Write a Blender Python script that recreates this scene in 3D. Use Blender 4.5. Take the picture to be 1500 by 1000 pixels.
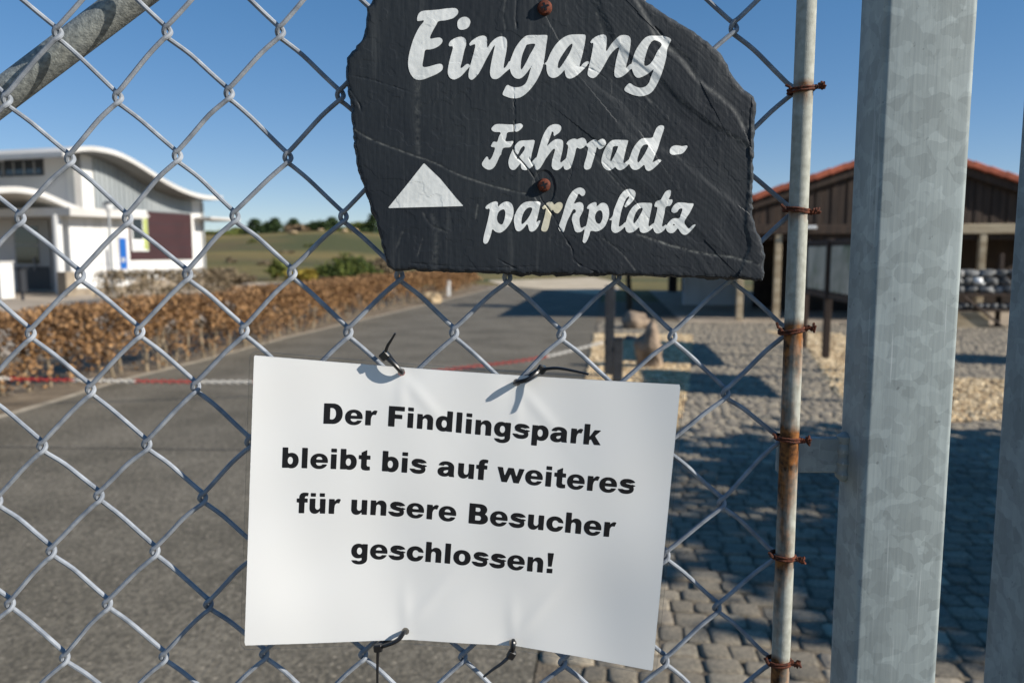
import bpy, bmesh, math, random
import numpy as np
from mathutils import Vector, Matrix, noise as mnoise

random.seed(7); RNG = np.random.default_rng(7)
for o in list(bpy.data.objects): bpy.data.objects.remove(o)
SC = bpy.context.scene
COL = SC.collection
R = math.radians

# ------------------------------------------------------------------ camera
FPX = 1167.0; PITCH = R(6.4); CAMH = 1.5
cam_d = bpy.data.cameras.new('camera'); cam = bpy.data.objects.new('camera', cam_d); COL.objects.link(cam)
cam.location = (0, 0, CAMH); cam.rotation_euler = (R(90) - PITCH, 0, 0)
cam_d.sensor_width = 36; cam_d.lens = FPX / 1500 * 36
cam_d.clip_start = 0.02; cam_d.clip_end = 3000
cam_d.dof.use_dof = True; cam_d.dof.focus_distance = 0.56; cam_d.dof.aperture_fstop = 9.0
SC.camera = cam

# ------------------------------------------------------------------ sky and sun
SUN_AZ = 70.0; SUN_EL = 29.0          # azimuth: degrees to the right of straight behind the camera
sdir = Vector((math.sin(R(SUN_AZ)) * math.cos(R(SUN_EL)), -math.cos(R(SUN_AZ)) * math.cos(R(SUN_EL)), math.sin(R(SUN_EL))))
W = bpy.data.worlds.new('World'); SC.world = W; W.use_nodes = True
wn = W.node_tree; bg = wn.nodes['Background']
sky = wn.nodes.new('ShaderNodeTexSky'); sky.sky_type = 'NISHITA'; sky.sun_disc = False
sky.sun_elevation = R(SUN_EL); sky.sun_rotation = math.atan2(sdir.x, sdir.y)
sky.altitude = 100; sky.air_density = 0.7; sky.dust_density = 0.0; sky.ozone_density = 3.0
hsv = wn.nodes.new('ShaderNodeHueSaturation'); hsv.inputs['Saturation'].default_value = 1.3; hsv.inputs['Hue'].default_value = .51
wn.links.new(sky.outputs[0], hsv.inputs['Color']); gam = wn.nodes.new('ShaderNodeGamma'); gam.inputs[1].default_value = .65; wn.links.new(hsv.outputs[0], gam.inputs[0]); wn.links.new(gam.outputs[0], bg.inputs[0]); bg.inputs[1].default_value = 0.15
sl = bpy.data.lights.new('sun', 'SUN'); sl.energy = 5.0; sl.angle = R(0.53); sl.color = (1.0, 0.94, 0.85)
so = bpy.data.objects.new('sun', sl); COL.objects.link(so); so.rotation_euler = (-sdir).to_track_quat('-Z', 'Y').to_euler(); so.location = (30, -15, 25)
SC.view_settings.view_transform = 'Standard'; SC.view_settings.look = 'None'
SC.view_settings.exposure = 0.42; SC.view_settings.gamma = 1.0; SC.view_settings.use_curve_mapping = False
SC.render.engine = 'CYCLES'

# ------------------------------------------------------------------ pixel -> place
FW = Vector((0, math.cos(PITCH), -math.sin(PITCH))); UP = Vector((0, math.sin(PITCH), math.cos(PITCH))); CL = Vector((0, 0, CAMH))
def ray(u, v): return FW + Vector((1, 0, 0)) * ((u - 750) / FPX) - UP * ((v - 500) / FPX)
def PY(u, v, y):
    d = ray(u, v); return CL + d * (y / d.y)
def GR(u, v, z=0.0):
    d = ray(u, v); return CL + d * ((z - CAMH) / d.z)
def PL(u, v, p, n):
    d = ray(u, v); return CL + d * ((p - CL).dot(n) / d.dot(n))
def pxnp(u, v, y):
    u = np.asarray(u, float); v = np.asarray(v, float); y = np.asarray(y, float)
    a = (u - 750) / FPX; b = (v - 500) / FPX
    dy = FW.y - UP.y * b; dz = FW.z - UP.z * b
    t = y / dy
    return np.stack([a * t, y + 0 * a, CAMH + dz * t], -1)
def topx(p):
    q = Vector(p) - CL; d = q.dot(FW)
    return (750 + FPX * q.x / d, 500 - FPX * q.dot(UP) / d)

# ------------------------------------------------------------------ materials
def lin(c):
    return tuple(((x / 255) / 12.92 if x / 255 <= .04045 else ((x / 255 + .055) / 1.055) ** 2.4) for x in c)
def s2(c): return (*lin(c), 1)
MATS = {}
def mat(name, c1, c2=None, rough=.7, metal=0, scale=8, detail=6, bump=0, bscale=None, coords='Object', stretch=(1, 1, 1), spec=.5, lo=.35, hi=.65, bdist=.01, c3=None, s3=40):
    m = bpy.data.materials.new(name); m.use_nodes = True; nt = m.node_tree; N = nt.nodes; L = nt.links
    b = N['Principled BSDF']; b.inputs['Roughness'].default_value = rough; b.inputs['Metallic'].default_value = metal
    b.inputs['Specular IOR Level'].default_value = spec
    tc = N.new('ShaderNodeTexCoord'); mp = N.new('ShaderNodeMapping'); mp.inputs['Scale'].default_value = stretch
    L.new(tc.outputs[coords], mp.inputs[0])
    out = None
    if c2 is not None:
        n = N.new('ShaderNodeTexNoise'); n.inputs['Scale'].default_value = scale; n.inputs['Detail'].default_value = detail
        L.new(mp.outputs[0], n.inputs['Vector'])
        r = N.new('ShaderNodeValToRGB'); r.color_ramp.elements[0].position = lo; r.color_ramp.elements[1].position = hi
        r.color_ramp.elements[0].color = (*c1, 1); r.color_ramp.elements[1].color = (*c2, 1)
        L.new(n.outputs[0], r.inputs[0]); out = r.outputs[0]
        if c3 is not None:
            n3 = N.new('ShaderNodeTexNoise'); n3.inputs['Scale'].default_value = s3; n3.inputs['Detail'].default_value = 3
            L.new(mp.outputs[0], n3.inputs['Vector'])
            r3 = N.new('ShaderNodeValToRGB'); r3.color_ramp.elements[0].position = .56; r3.color_ramp.elements[1].position = .66
            L.new(n3.outputs[0], r3.inputs[0])
            mx = N.new('ShaderNodeMixRGB'); mx.inputs[2].default_value = (*c3, 1)
            L.new(r3.outputs[0], mx.inputs[0]); L.new(out, mx.inputs[1]); out = mx.outputs[0]
        L.new(out, b.inputs['Base Color'])
    else:
        b.inputs['Base Color'].default_value = (*c1, 1)
    if bump:
        n2 = N.new('ShaderNodeTexNoise'); n2.inputs['Scale'].default_value = bscale or scale * 4; n2.inputs['Detail'].default_value = 5
        L.new(mp.outputs[0], n2.inputs['Vector'])
        bp = N.new('ShaderNodeBump'); bp.inputs['Strength'].default_value = bump; bp.inputs['Distance'].default_value = bdist
        L.new(n2.outputs[0], bp.inputs['Height']); L.new(bp.outputs[0], b.inputs['Normal'])
    MATS[name] = m; return m
def per_object_tint(m, amount=.25, seed_prop=True):
    """vary value per object, on top of the base colour"""
    nt = m.node_tree; N = nt.nodes; L = nt.links; b = N['Principled BSDF']
    oi = N.new('ShaderNodeObjectInfo'); mr = N.new('ShaderNodeMapRange'); mr.inputs[3].default_value = 1 - amount; mr.inputs[4].default_value = 1 + amount
    L.new(oi.outputs['Random'], mr.inputs[0])
    hs = N.new('ShaderNodeHueSaturation'); L.new(mr.outputs[0], hs.inputs['Value'])
    lk = b.inputs['Base Color'].links
    if lk: L.new(lk[0].from_socket, hs.inputs['Color'])
    else: hs.inputs['Color'].default_value = b.inputs['Base Color'].default_value
    L.new(hs.outputs[0], b.inputs['Base Color'])
def island_tint(m, c1, c2, c3=None):
    nt = m.node_tree; N = nt.nodes; L = nt.links; b = N['Principled BSDF']
    g = N.new('ShaderNodeNewGeometry'); r = N.new('ShaderNodeValToRGB')
    r.color_ramp.elements[0].color = (*c1, 1); r.color_ramp.elements[1].color = (*c2, 1)
    if c3 is not None:
        e = r.color_ramp.elements.new(.5); e.color = (*c3, 1)
    L.new(g.outputs['Random Per Island'], r.inputs[0]); L.new(r.outputs[0], b.inputs['Base Color'])
    return m

# ------------------------------------------------------------------ mesh helpers
def mesh_obj(name, V, F, m=None, parent=None, smooth=False):
    me = bpy.data.meshes.new(name); me.from_pydata([tuple(v) for v in V], [], [tuple(int(i) for i in f) for f in F]); me.update()
    if smooth: me.polygons.foreach_set('use_smooth', [True] * len(me.polygons))
    o = bpy.data.objects.new(name, me); COL.objects.link(o)
    if m: me.materials.append(m)
    if parent: o.parent = parent
    return o
def tag(o, label=None, cat=None, group=None, kind=None):
    if label: o['label'] = label
    if cat: o['category'] = cat
    if group: o['group'] = group
    if kind: o['kind'] = kind
    return o
def thing(name, label, cat, group=None, loc=(0, 0, 0)):
    o = bpy.data.objects.new(name, None); COL.objects.link(o); o.location = loc; o.empty_display_size = .05
    BASE[o.name] = Vector(loc)
    return tag(o, label, cat, group)
BASE = {}
def put(o, parent):
    """parent a mesh given in world coordinates to a thing standing anywhere"""
    o.parent = parent; o.matrix_parent_inverse = Matrix.Translation(-Vector(parent.location)) if parent.parent is None else Matrix.Identity(4)
    return o
class MB:
    def __init__(s): s.V = []; s.F = []
    def add(s, V, F):
        n = len(s.V); s.V += [tuple(v) for v in V]; s.F += [tuple(i + n for i in f) for f in F]
    def box(s, c, sz, ax=None, bev=0):
        ex, ey, ez = ax if ax else (Vector((1, 0, 0)), Vector((0, 1, 0)), Vector((0, 0, 1)))
        c = Vector(c); V = []
        if not bev:
            for k in (-1, 1):
                for i, j in ((-1, -1), (1, -1), (1, 1), (-1, 1)): V.append(c + ex * (i * sz[0] / 2) + ey * (j * sz[1] / 2) + ez * (k * sz[2] / 2))
            s.add(V, [(3, 2, 1, 0), (4, 5, 6, 7), (0, 1, 5, 4), (1, 2, 6, 5), (2, 3, 7, 6), (3, 0, 4, 7)]); return
        b = bev; hx, hy, hz = sz[0] / 2, sz[1] / 2, sz[2] / 2
        prof = [(hx, hy - b), (hx - b, hy), (-hx + b, hy), (-hx, hy - b), (-hx, -hy + b), (-hx + b, -hy), (hx - b, -hy), (hx, -hy + b)]
        inn = [(max(-hx + b, min(hx - b, x)), max(-hy + b, min(hy - b, y))) for x, y in prof]
        rings = [(inn, -hz), (prof, -hz + b), (prof, hz - b), (inn, hz)]
        for pr, z in rings:
            for x, y in pr: V.append(c + ex * x + ey * y + ez * z)
        F = []
        for r in range(3):
            for i in range(8): F.append((r * 8 + i, r * 8 + (i + 1) % 8, r * 8 + 8 + (i + 1) % 8, r * 8 + 8 + i))
        F.append(tuple(range(7, -1, -1))); F.append(tuple(range(24, 32))); s.add(V, F)
    def tube(s, pts, rad, sides=8, cap=True):
        P = [Vector(p) for p in pts]; n = len(P); rr = rad if hasattr(rad, '__len__') else [rad] * n
        T = [(P[min(i + 1, n - 1)] - P[max(i - 1, 0)]).normalized() for i in range(n)]
        up = Vector((0, 0, 1)) if abs(T[0].z) < .9 else Vector((1, 0, 0))
        a = T[0].cross(up).normalized(); V = []; F = []
        for i in range(n):
            a = (a - T[i] * a.dot(T[i])).normalized(); b = T[i].cross(a)
            for k in range(sides):
                t = 2 * math.pi * k / sides; V.append(P[i] + (a * math.cos(t) + b * math.sin(t)) * rr[i])
        for i in range(n - 1):
            for k in range(sides): F.append((i * sides + k, i * sides + (k + 1) % sides, (i + 1) * sides + (k + 1) % sides, (i + 1) * sides + k))
        if cap: F.append(tuple(range(sides - 1, -1, -1))); F.append(tuple(range((n - 1) * sides, n * sides)))
        s.add(V, F)
    def prism(s, loop, d):
        loop = [Vector(p) for p in loop]; d = Vector(d); n = len(loop)
        s.add(loop + [p + d for p in loop], [tuple(range(n)), tuple(range(2 * n - 1, n - 1, -1))] + [((i + 1) % n, i, n + i, n + (i + 1) % n) for i in range(n)])
    def build(s, name, m, parent=None, smooth=False):
        o = mesh_obj(name, s.V, s.F, m, None, smooth)
        bm = bmesh.new(); bm.from_mesh(o.data); bmesh.ops.recalc_face_normals(bm, faces=bm.faces); bm.to_mesh(o.data); bm.free()
        if smooth:
            o.data.polygons.foreach_set('use_smooth', [True] * len(o.data.polygons))
            try: o.data.set_sharp_from_angle(angle=R(40))
            except Exception: pass
        if parent: put(o, parent)
        return o
def catmull(P, k=6, closed=False):
    P = np.asarray(P, float); n = len(P); out = []
    rng = range(n) if closed else range(n - 1)
    for i in rng:
        p0 = P[(i - 1) % n] if closed or i > 0 else P[0]; p1 = P[i]; p2 = P[(i + 1) % n]
        p3 = P[(i + 2) % n] if closed or i + 2 < n else P[-1]
        for t in np.arange(k) / k:
            out.append(.5 * (2 * p1 + (p2 - p0) * t + (2 * p0 - 5 * p1 + 4 * p2 - p3) * t * t + (3 * p1 - p0 - 3 * p2 + p3) * t ** 3))
    if not closed: out.append(P[-1])
    return np.array(out)
def poly_sdf(p, poly):
    """signed distance, positive inside; p (N,2), poly (K,2)"""
    A = np.asarray(poly, float); B = np.roll(A, -1, 0); d2 = np.full(len(p), 1e18); ins = np.zeros(len(p), bool)
    for a, b in zip(A, B):
        e = b - a; w = p - a; t = np.clip((w @ e) / max(e @ e, 1e-12), 0, 1)
        d2 = np.minimum(d2, ((w - t[:, None] * e) ** 2).sum(1))
        c = ((a[1] > p[:, 1]) != (b[1] > p[:, 1]))
        if c.any() and abs(e[1]) > 1e-12:
            ins ^= c & (p[:, 0] < e[0] * (p[:, 1] - a[1]) / e[1] + a[0])
    d = np.sqrt(d2); return np.where(ins, d, -d)
def line_dist(p, pl):
    """distance to an open polyline and side sign"""
    A = np.asarray(pl, float); best = np.full(len(p), 1e18); side = np.zeros(len(p))
    for a, b in zip(A[:-1], A[1:]):
        e = b - a; w = p - a; t = np.clip((w @ e) / (e @ e), 0, 1); q = w - t[:, None] * e; d = (q ** 2).sum(1)
        m = d < best; best = np.where(m, d, best); side = np.where(m, np.sign(e[0] * w[:, 1] - e[1] * w[:, 0]), side)
    return np.sqrt(best), side
def march(Pn, tris, f, attrs=()):
    """part of a triangle sheet where f > 0, cut exactly along f = 0"""
    ins = f > 0; k = ins[tris].sum(1)
    full = tris[k == 3]; part = tris[(k == 1) | (k == 2)]
    V = []; A = [[] for _ in attrs]; idx = {}; F = []
    def node(i):
        if i not in idx:
            idx[i] = len(V); V.append(tuple(Pn[i]))
            for q, a in zip(A, attrs): q.append(float(a[i]))
        return idx[i]
    def cut(i, j):
        key = (i, j) if i < j else (j, i)
        if key not in idx:
            t = f[key[0]] / (f[key[0]] - f[key[1]]); idx[key] = len(V)
            V.append(tuple(Pn[key[0]] * (1 - t) + Pn[key[1]] * t))
            for q, a in zip(A, attrs): q.append(float(a[key[0]] * (1 - t) + a[key[1]] * t))
        return idx[key]
    for t in full.tolist(): F.append(tuple(node(i) for i in t))
    for t in part.tolist():
        for s in range(3):
            a, b, c = t[s], t[(s + 1) % 3], t[(s + 2) % 3]
            if ins[a] and not ins[b] and not ins[c]: F.append((node(a), cut(a, b), cut(a, c))); break
            if not ins[a] and ins[b] and ins[c]: F.append((cut(a, b), node(b), node(c))); F.append((cut(a, b), node(c), cut(a, c))); break
    return V, F, A
def grid(u0, u1, v0, v1, st):
    us = np.arange(u0, u1 + st, st); vs = np.arange(v0, v1 + st, st); nu, nv = len(us), len(vs)
    U, Vv = np.meshgrid(us, vs); q = np.arange(nu * nv).reshape(nv, nu)
    a, b, c, d = q[:-1, :-1].ravel(), q[:-1, 1:].ravel(), q[1:, 1:].ravel(), q[1:, :-1].ravel()
    # seen from the camera (v down): a-d-c / a-c-b turns towards the viewer
    return U.ravel(), Vv.ravel(), np.concatenate([np.stack([a, d, c], 1), np.stack([a, c, b], 1)])
def sst(a, b, x):
    t = np.clip((x - a) / (b - a), 0, 1); return t * t * (3 - 2 * t)
def blob(n_lat, n_lon, amp, seed, flat=1.0):
    V = []; F = []
    for i in range(n_lat + 1):
        th = math.pi * i / n_lat
        for j in range(n_lon):
            ph = 2 * math.pi * j / n_lon
            v = Vector((math.sin(th) * math.cos(ph), math.sin(th) * math.sin(ph), math.cos(th)))
            q = 1 + amp * mnoise.noise(v * 1.3 + Vector((seed * 7.1, seed * 3.3, seed))) + amp * .4 * mnoise.noise(v * 3.5 + Vector((seed, 0, seed * 2)))
            V.append((v.x * q, v.y * q, v.z * q * flat))
    for i in range(n_lat):
        for j in range(n_lon): F.append((i * n_lon + j, (i + 1) * n_lon + j, (i + 1) * n_lon + (j + 1) % n_lon, i * n_lon + (j + 1) % n_lon))
    return V, F
def leaf_quads(C, size, seed, elong=1.6, droop=0.0):
    """one crossed-corner quad per centre; C (N,3), size scalar or (N,)"""
    rg = np.random.default_rng(seed); n = len(C); a = rg.normal(size=(n, 3)); a /= np.linalg.norm(a, axis=1)[:, None]
    b = rg.normal(size=(n, 3)); b -= (a * b).sum(1)[:, None] * a; b /= np.linalg.norm(b, axis=1)[:, None]
    s = (np.ones(n) * size) * rg.uniform(.6, 1.3, n); a = a * (s * elong / 2)[:, None]; b = b * (s / 2)[:, None]
    nrm = np.cross(a, b); nrm /= np.linalg.norm(nrm, axis=1)[:, None] + 1e-9
    mid = nrm * (s * .18)[:, None]
    V = np.stack([C - a, C + b + mid, C + a, C - b + mid], 1).reshape(-1, 3)
    i = np.arange(n)[:, None] * 4
    F = np.concatenate([i + np.array([[0, 1, 2]]), i + np.array([[0, 2, 3]])])
    return V, F
def fast_mesh(name, V, F, m):
    V = np.asarray(V, np.float32); F = np.asarray(F, np.int32); k = F.shape[1]
    me = bpy.data.meshes.new(name); me.vertices.add(len(V)); me.vertices.foreach_set('co', V.ravel())
    me.loops.add(F.size); me.loops.foreach_set('vertex_index', F.ravel()); me.polygons.add(len(F))
    me.polygons.foreach_set('loop_start', np.arange(0, F.size, k, dtype=np.int32)); me.update(calc_edges=True); me.validate()
    me.materials.append(m); o = bpy.data.objects.new(name, me); COL.objects.link(o); return o

# ================================================================== materials
def galv(name, c1, c2):
    """hot-dip zinc: overlapping rounded spangles in two sizes, fine drawn streaks, scratches and dull specks"""
    m = mat(name, lin(c1), lin(c2), rough=.62, metal=.1, scale=60, detail=4, stretch=(1, 1, .05), bump=.15, bscale=420, bdist=.001, spec=.2)
    nt = m.node_tree; N = nt.nodes; L = nt.links; b = N['Principled BSDF']
    tc = N.new('ShaderNodeTexCoord'); col = b.inputs['Base Color'].links[0].from_socket
    for sc, wsc, wamp, lo, hi, sm in ((54, 60, .014, .90, 1.07, .08), (125, 100, .008, .91, 1.08, .12)):
        nz_ = N.new('ShaderNodeTexNoise'); nz_.inputs['Scale'].default_value = wsc; nz_.inputs['Detail'].default_value = 2; L.new(tc.outputs['Object'], nz_.inputs['Vector'])
        sc_ = N.new('ShaderNodeVectorMath'); sc_.operation = 'SCALE'; sc_.inputs['Scale'].default_value = wamp; L.new(nz_.outputs['Color'], sc_.inputs[0])
        ad = N.new('ShaderNodeVectorMath'); ad.operation = 'ADD'; L.new(tc.outputs['Object'], ad.inputs[0]); L.new(sc_.outputs[0], ad.inputs[1])
        vo = N.new('ShaderNodeTexVoronoi'); vo.feature = 'SMOOTH_F1'; vo.inputs['Smoothness'].default_value = sm; vo.inputs['Scale'].default_value = sc; L.new(ad.outputs[0], vo.inputs['Vector'])
        bw = N.new('ShaderNodeRGBToBW'); L.new(vo.outputs['Color'], bw.inputs[0])
        mr = N.new('ShaderNodeMapRange'); mr.inputs[1].default_value = .3; mr.inputs[2].default_value = .72; mr.inputs[3].default_value = lo; mr.inputs[4].default_value = hi; L.new(bw.outputs[0], mr.inputs[0])
        hs = N.new('ShaderNodeHueSaturation'); L.new(col, hs.inputs['Color']); L.new(mr.outputs[0], hs.inputs['Value']); col = hs.outputs[0]
    # scratches and specks
    mp = N.new('ShaderNodeMapping'); mp.inputs['Rotation'].default_value = (0, R(7), 0); mp.inputs['Scale'].default_value = (420, 420, 9); L.new(tc.outputs['Object'], mp.inputs[0])
    n2 = N.new('ShaderNodeTexNoise'); n2.inputs['Scale'].default_value = 1; n2.inputs['Detail'].default_value = 2; L.new(mp.outputs[0], n2.inputs['Vector'])
    r2 = N.new('ShaderNodeMapRange'); r2.inputs[1].default_value = .68; r2.inputs[2].default_value = .74; r2.inputs[4].default_value = .4; L.new(n2.outputs[0], r2.inputs[0])
    m1 = N.new('ShaderNodeMixRGB'); m1.inputs[2].default_value = s2((196, 202, 202)); L.new(r2.outputs[0], m1.inputs[0]); L.new(col, m1.inputs[1])
    n4 = N.new('ShaderNodeTexNoise'); n4.inputs['Scale'].default_value = 170; n4.inputs['Detail'].default_value = 3; L.new(tc.outputs['Object'], n4.inputs['Vector'])
    r4 = N.new('ShaderNodeMapRange'); r4.inputs[1].default_value = .68; r4.inputs[2].default_value = .73; r4.inputs[4].default_value = .5; L.new(n4.outputs[0], r4.inputs[0])
    m4 = N.new('ShaderNodeMixRGB'); m4.inputs[2].default_value = s2((92, 98, 100)); L.new(r4.outputs[0], m4.inputs[0]); L.new(m1.outputs[0], m4.inputs[1]); L.new(m4.outputs[0], b.inputs['Base Color'])
    return m
M_galv = galv('galvanised_steel', (142, 151, 151), (151, 160, 159))
M_wire = mat('galvanised_wire', lin((122, 128, 136)), lin((156, 161, 167)), rough=.72, metal=.0, spec=.25, scale=90, detail=6, bump=.3, bscale=900, bdist=.0005)
M_pipe = mat('galvanised_pipe', lin((120, 124, 122)), lin((165, 168, 162)), rough=.6, metal=.3, scale=300, detail=5, bump=.5, bscale=700, bdist=.0008)
def rod_mat():
    m = mat('rusty_rod', lin((150, 151, 140)), lin((174, 175, 165)), rough=.7, metal=.0, spec=.2, scale=200, bump=.35, bscale=1300, bdist=.0006)
    nt = m.node_tree; N = nt.nodes; L = nt.links; b = N['Principled BSDF']
    at = N.new('ShaderNodeAttribute'); at.attribute_name = 'rust'
    n = N.new('ShaderNodeTexNoise'); n.inputs['Scale'].default_value = 60; n.inputs['Detail'].default_value = 8
    tc = N.new('ShaderNodeTexCoord'); mp = N.new('ShaderNodeMapping'); mp.inputs['Scale'].default_value = (1.6, 1.6, .35); L.new(tc.outputs['Object'], mp.inputs[0]); L.new(mp.outputs[0], n.inputs['Vector'])
    ad = N.new('ShaderNodeMath'); ad.operation = 'ADD'; L.new(at.outputs['Fac'], ad.inputs[0]); L.new(n.outputs[0], ad.inputs[1])
    r = N.new('ShaderNodeMapRange'); r.inputs[1].default_value = .78; r.inputs[2].default_value = 1.12; L.new(ad.outputs[0], r.inputs[0])
    n2 = N.new('ShaderNodeTexNoise'); n2.inputs['Scale'].default_value = 180; L.new(tc.outputs['Object'], n2.inputs['Vector'])
    rc = N.new('ShaderNodeValToRGB'); rc.color_ramp.elements[0].color = s2((58, 38, 24)); rc.color_ramp.elements[1].color = s2((142, 92, 48)); rc.color_ramp.elements[0].position = .35; rc.color_ramp.elements[1].position = .65
    L.new(n2.outputs[0], rc.inputs[0])
    mx = N.new('ShaderNodeMixRGB'); L.new(r.outputs[0], mx.inputs[0]); L.new(b.inputs['Base Color'].links[0].from_socket, mx.inputs[1]); L.new(rc.outputs[0], mx.inputs[2]); L.new(mx.outputs[0], b.inputs['Base Color'])
    return m
M_rod = rod_mat()
M_rust = mat('rust', lin((48, 24, 15)), lin((104, 50, 24)), rough=.9, scale=400, detail=4, bump=.6, bscale=900, bdist=.001)
M_weld = mat('zinc_weld', lin((170, 174, 174)), lin((200, 203, 202)), rough=.5, metal=.2, scale=200, bump=.5, bscale=300, bdist=.002)
def slate_mat():
    m = mat('slate', lin((30, 35, 41)), lin((39, 44, 48)), rough=.62, scale=14, detail=8, spec=.32, stretch=(1, 1, 1))
    nt = m.node_tree; N = nt.nodes; L = nt.links; b = N['Principled BSDF']
    at = N.new('ShaderNodeAttribute'); at.attribute_name = 'vein_lit_rim'
    tc = N.new('ShaderNodeTexCoord'); n = N.new('ShaderNodeTexNoise'); n.inputs['Scale'].default_value = 350; n.inputs['Detail'].default_value = 6; L.new(tc.outputs['Object'], n.inputs['Vector'])
    mu = N.new('ShaderNodeMath'); mu.operation = 'MULTIPLY'; L.new(at.outputs['Fac'], mu.inputs[0])
    r = N.new('ShaderNodeMapRange'); r.inputs[1].default_value = .34; r.inputs[2].default_value = .74; L.new(n.outputs[0], r.inputs[0]); L.new(r.outputs[0], mu.inputs[1])
    mx = N.new('ShaderNodeMixRGB'); mx.inputs[2].default_value = s2((130, 131, 126)); L.new(mu.outputs[0], mx.inputs[0]); L.new(b.inputs['Base Color'].links[0].from_socket, mx.inputs[1])
    # fine pale scratches running down and across
    mp = N.new('ShaderNodeMapping'); mp.inputs['Rotation'].default_value = (0, R(28), 0); mp.inputs['Scale'].default_value = (140, 1, 9); L.new(tc.outputs['Object'], mp.inputs[0])
    n2 = N.new('ShaderNodeTexNoise'); n2.inputs['Scale'].default_value = 1; n2.inputs['Detail'].default_value = 5; L.new(mp.outputs[0], n2.inputs['Vector'])
    r2 = N.new('ShaderNodeMapRange'); r2.inputs[1].default_value = .60; r2.inputs[2].default_value = .75; r2.inputs[4].default_value = .22; L.new(n2.outputs[0], r2.inputs[0])
    m2 = N.new('ShaderNodeMixRGB'); m2.inputs[2].default_value = s2((110, 112, 110)); L.new(r2.outputs[0], m2.inputs[0]); L.new(mx.outputs[0], m2.inputs[1]); L.new(m2.outputs[0], b.inputs['Base Color'])
    mp3 = N.new('ShaderNodeMapping'); mp3.inputs['Rotation'].default_value = (0, R(-35), 0); mp3.inputs['Scale'].default_value = (520, 1, 60); L.new(tc.outputs['Object'], mp3.inputs[0])
    n3 = N.new('ShaderNodeTexNoise'); n3.inputs['Scale'].default_value = 1; n3.inputs['Detail'].default_value = 6; L.new(mp3.outputs[0], n3.inputs['Vector'])
    bp = N.new('ShaderNodeBump'); bp.inputs['Strength'].default_value = .22; bp.inputs['Distance'].default_value = .0008; L.new(n3.outputs[0], bp.inputs['Height']); L.new(bp.outputs[0], b.inputs['Normal'])
    return m
M_slate = slate_mat()
M_paint = mat('white_sign_paint', lin((214, 216, 212)), lin((232, 233, 229)), rough=.6, scale=60, detail=6, bump=.3, bscale=500, bdist=.0003)
M_paint_stain = mat('rust_stained_paint', lin((212, 204, 176)), lin((222, 216, 196)), rough=.6, scale=60)
M_paper = mat('laminated_paper', lin((234, 233, 229)), None, rough=.34, spec=.35)
M_ink = mat('black_ink', (.012, .012, .014), None, rough=.4, spec=.3)
def film_mat():
    m = bpy.data.materials.new('clear_film'); m.use_nodes = True; nt = m.node_tree; N = nt.nodes; L = nt.links
    for n in list(N): N.remove(n)
    o = N.new('ShaderNodeOutputMaterial'); t = N.new('ShaderNodeBsdfTransparent'); t.inputs[0].default_value = (.93, .94, .95, 1)
    g = N.new('ShaderNodeBsdfGlossy'); g.inputs['Roughness'].default_value = .12; fr = N.new('ShaderNodeFresnel'); fr.inputs[0].default_value = 1.5
    mx = N.new('ShaderNodeMixShader'); L.new(fr.outputs[0], mx.inputs[0]); L.new(t.outputs[0], mx.inputs[1]); L.new(g.outputs[0], mx.inputs[2]); L.new(mx.outputs[0], o.inputs[0]); return m
M_film = film_mat()
M_tie = mat('black_nylon', (.012, .012, .013), None, rough=.3, spec=.5)
M_screw = mat('rusty_screw', lin((66, 30, 20)), lin((120, 58, 32)), rough=.75, metal=.2, scale=500, bump=.4, bscale=900, bdist=.0005)
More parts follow.
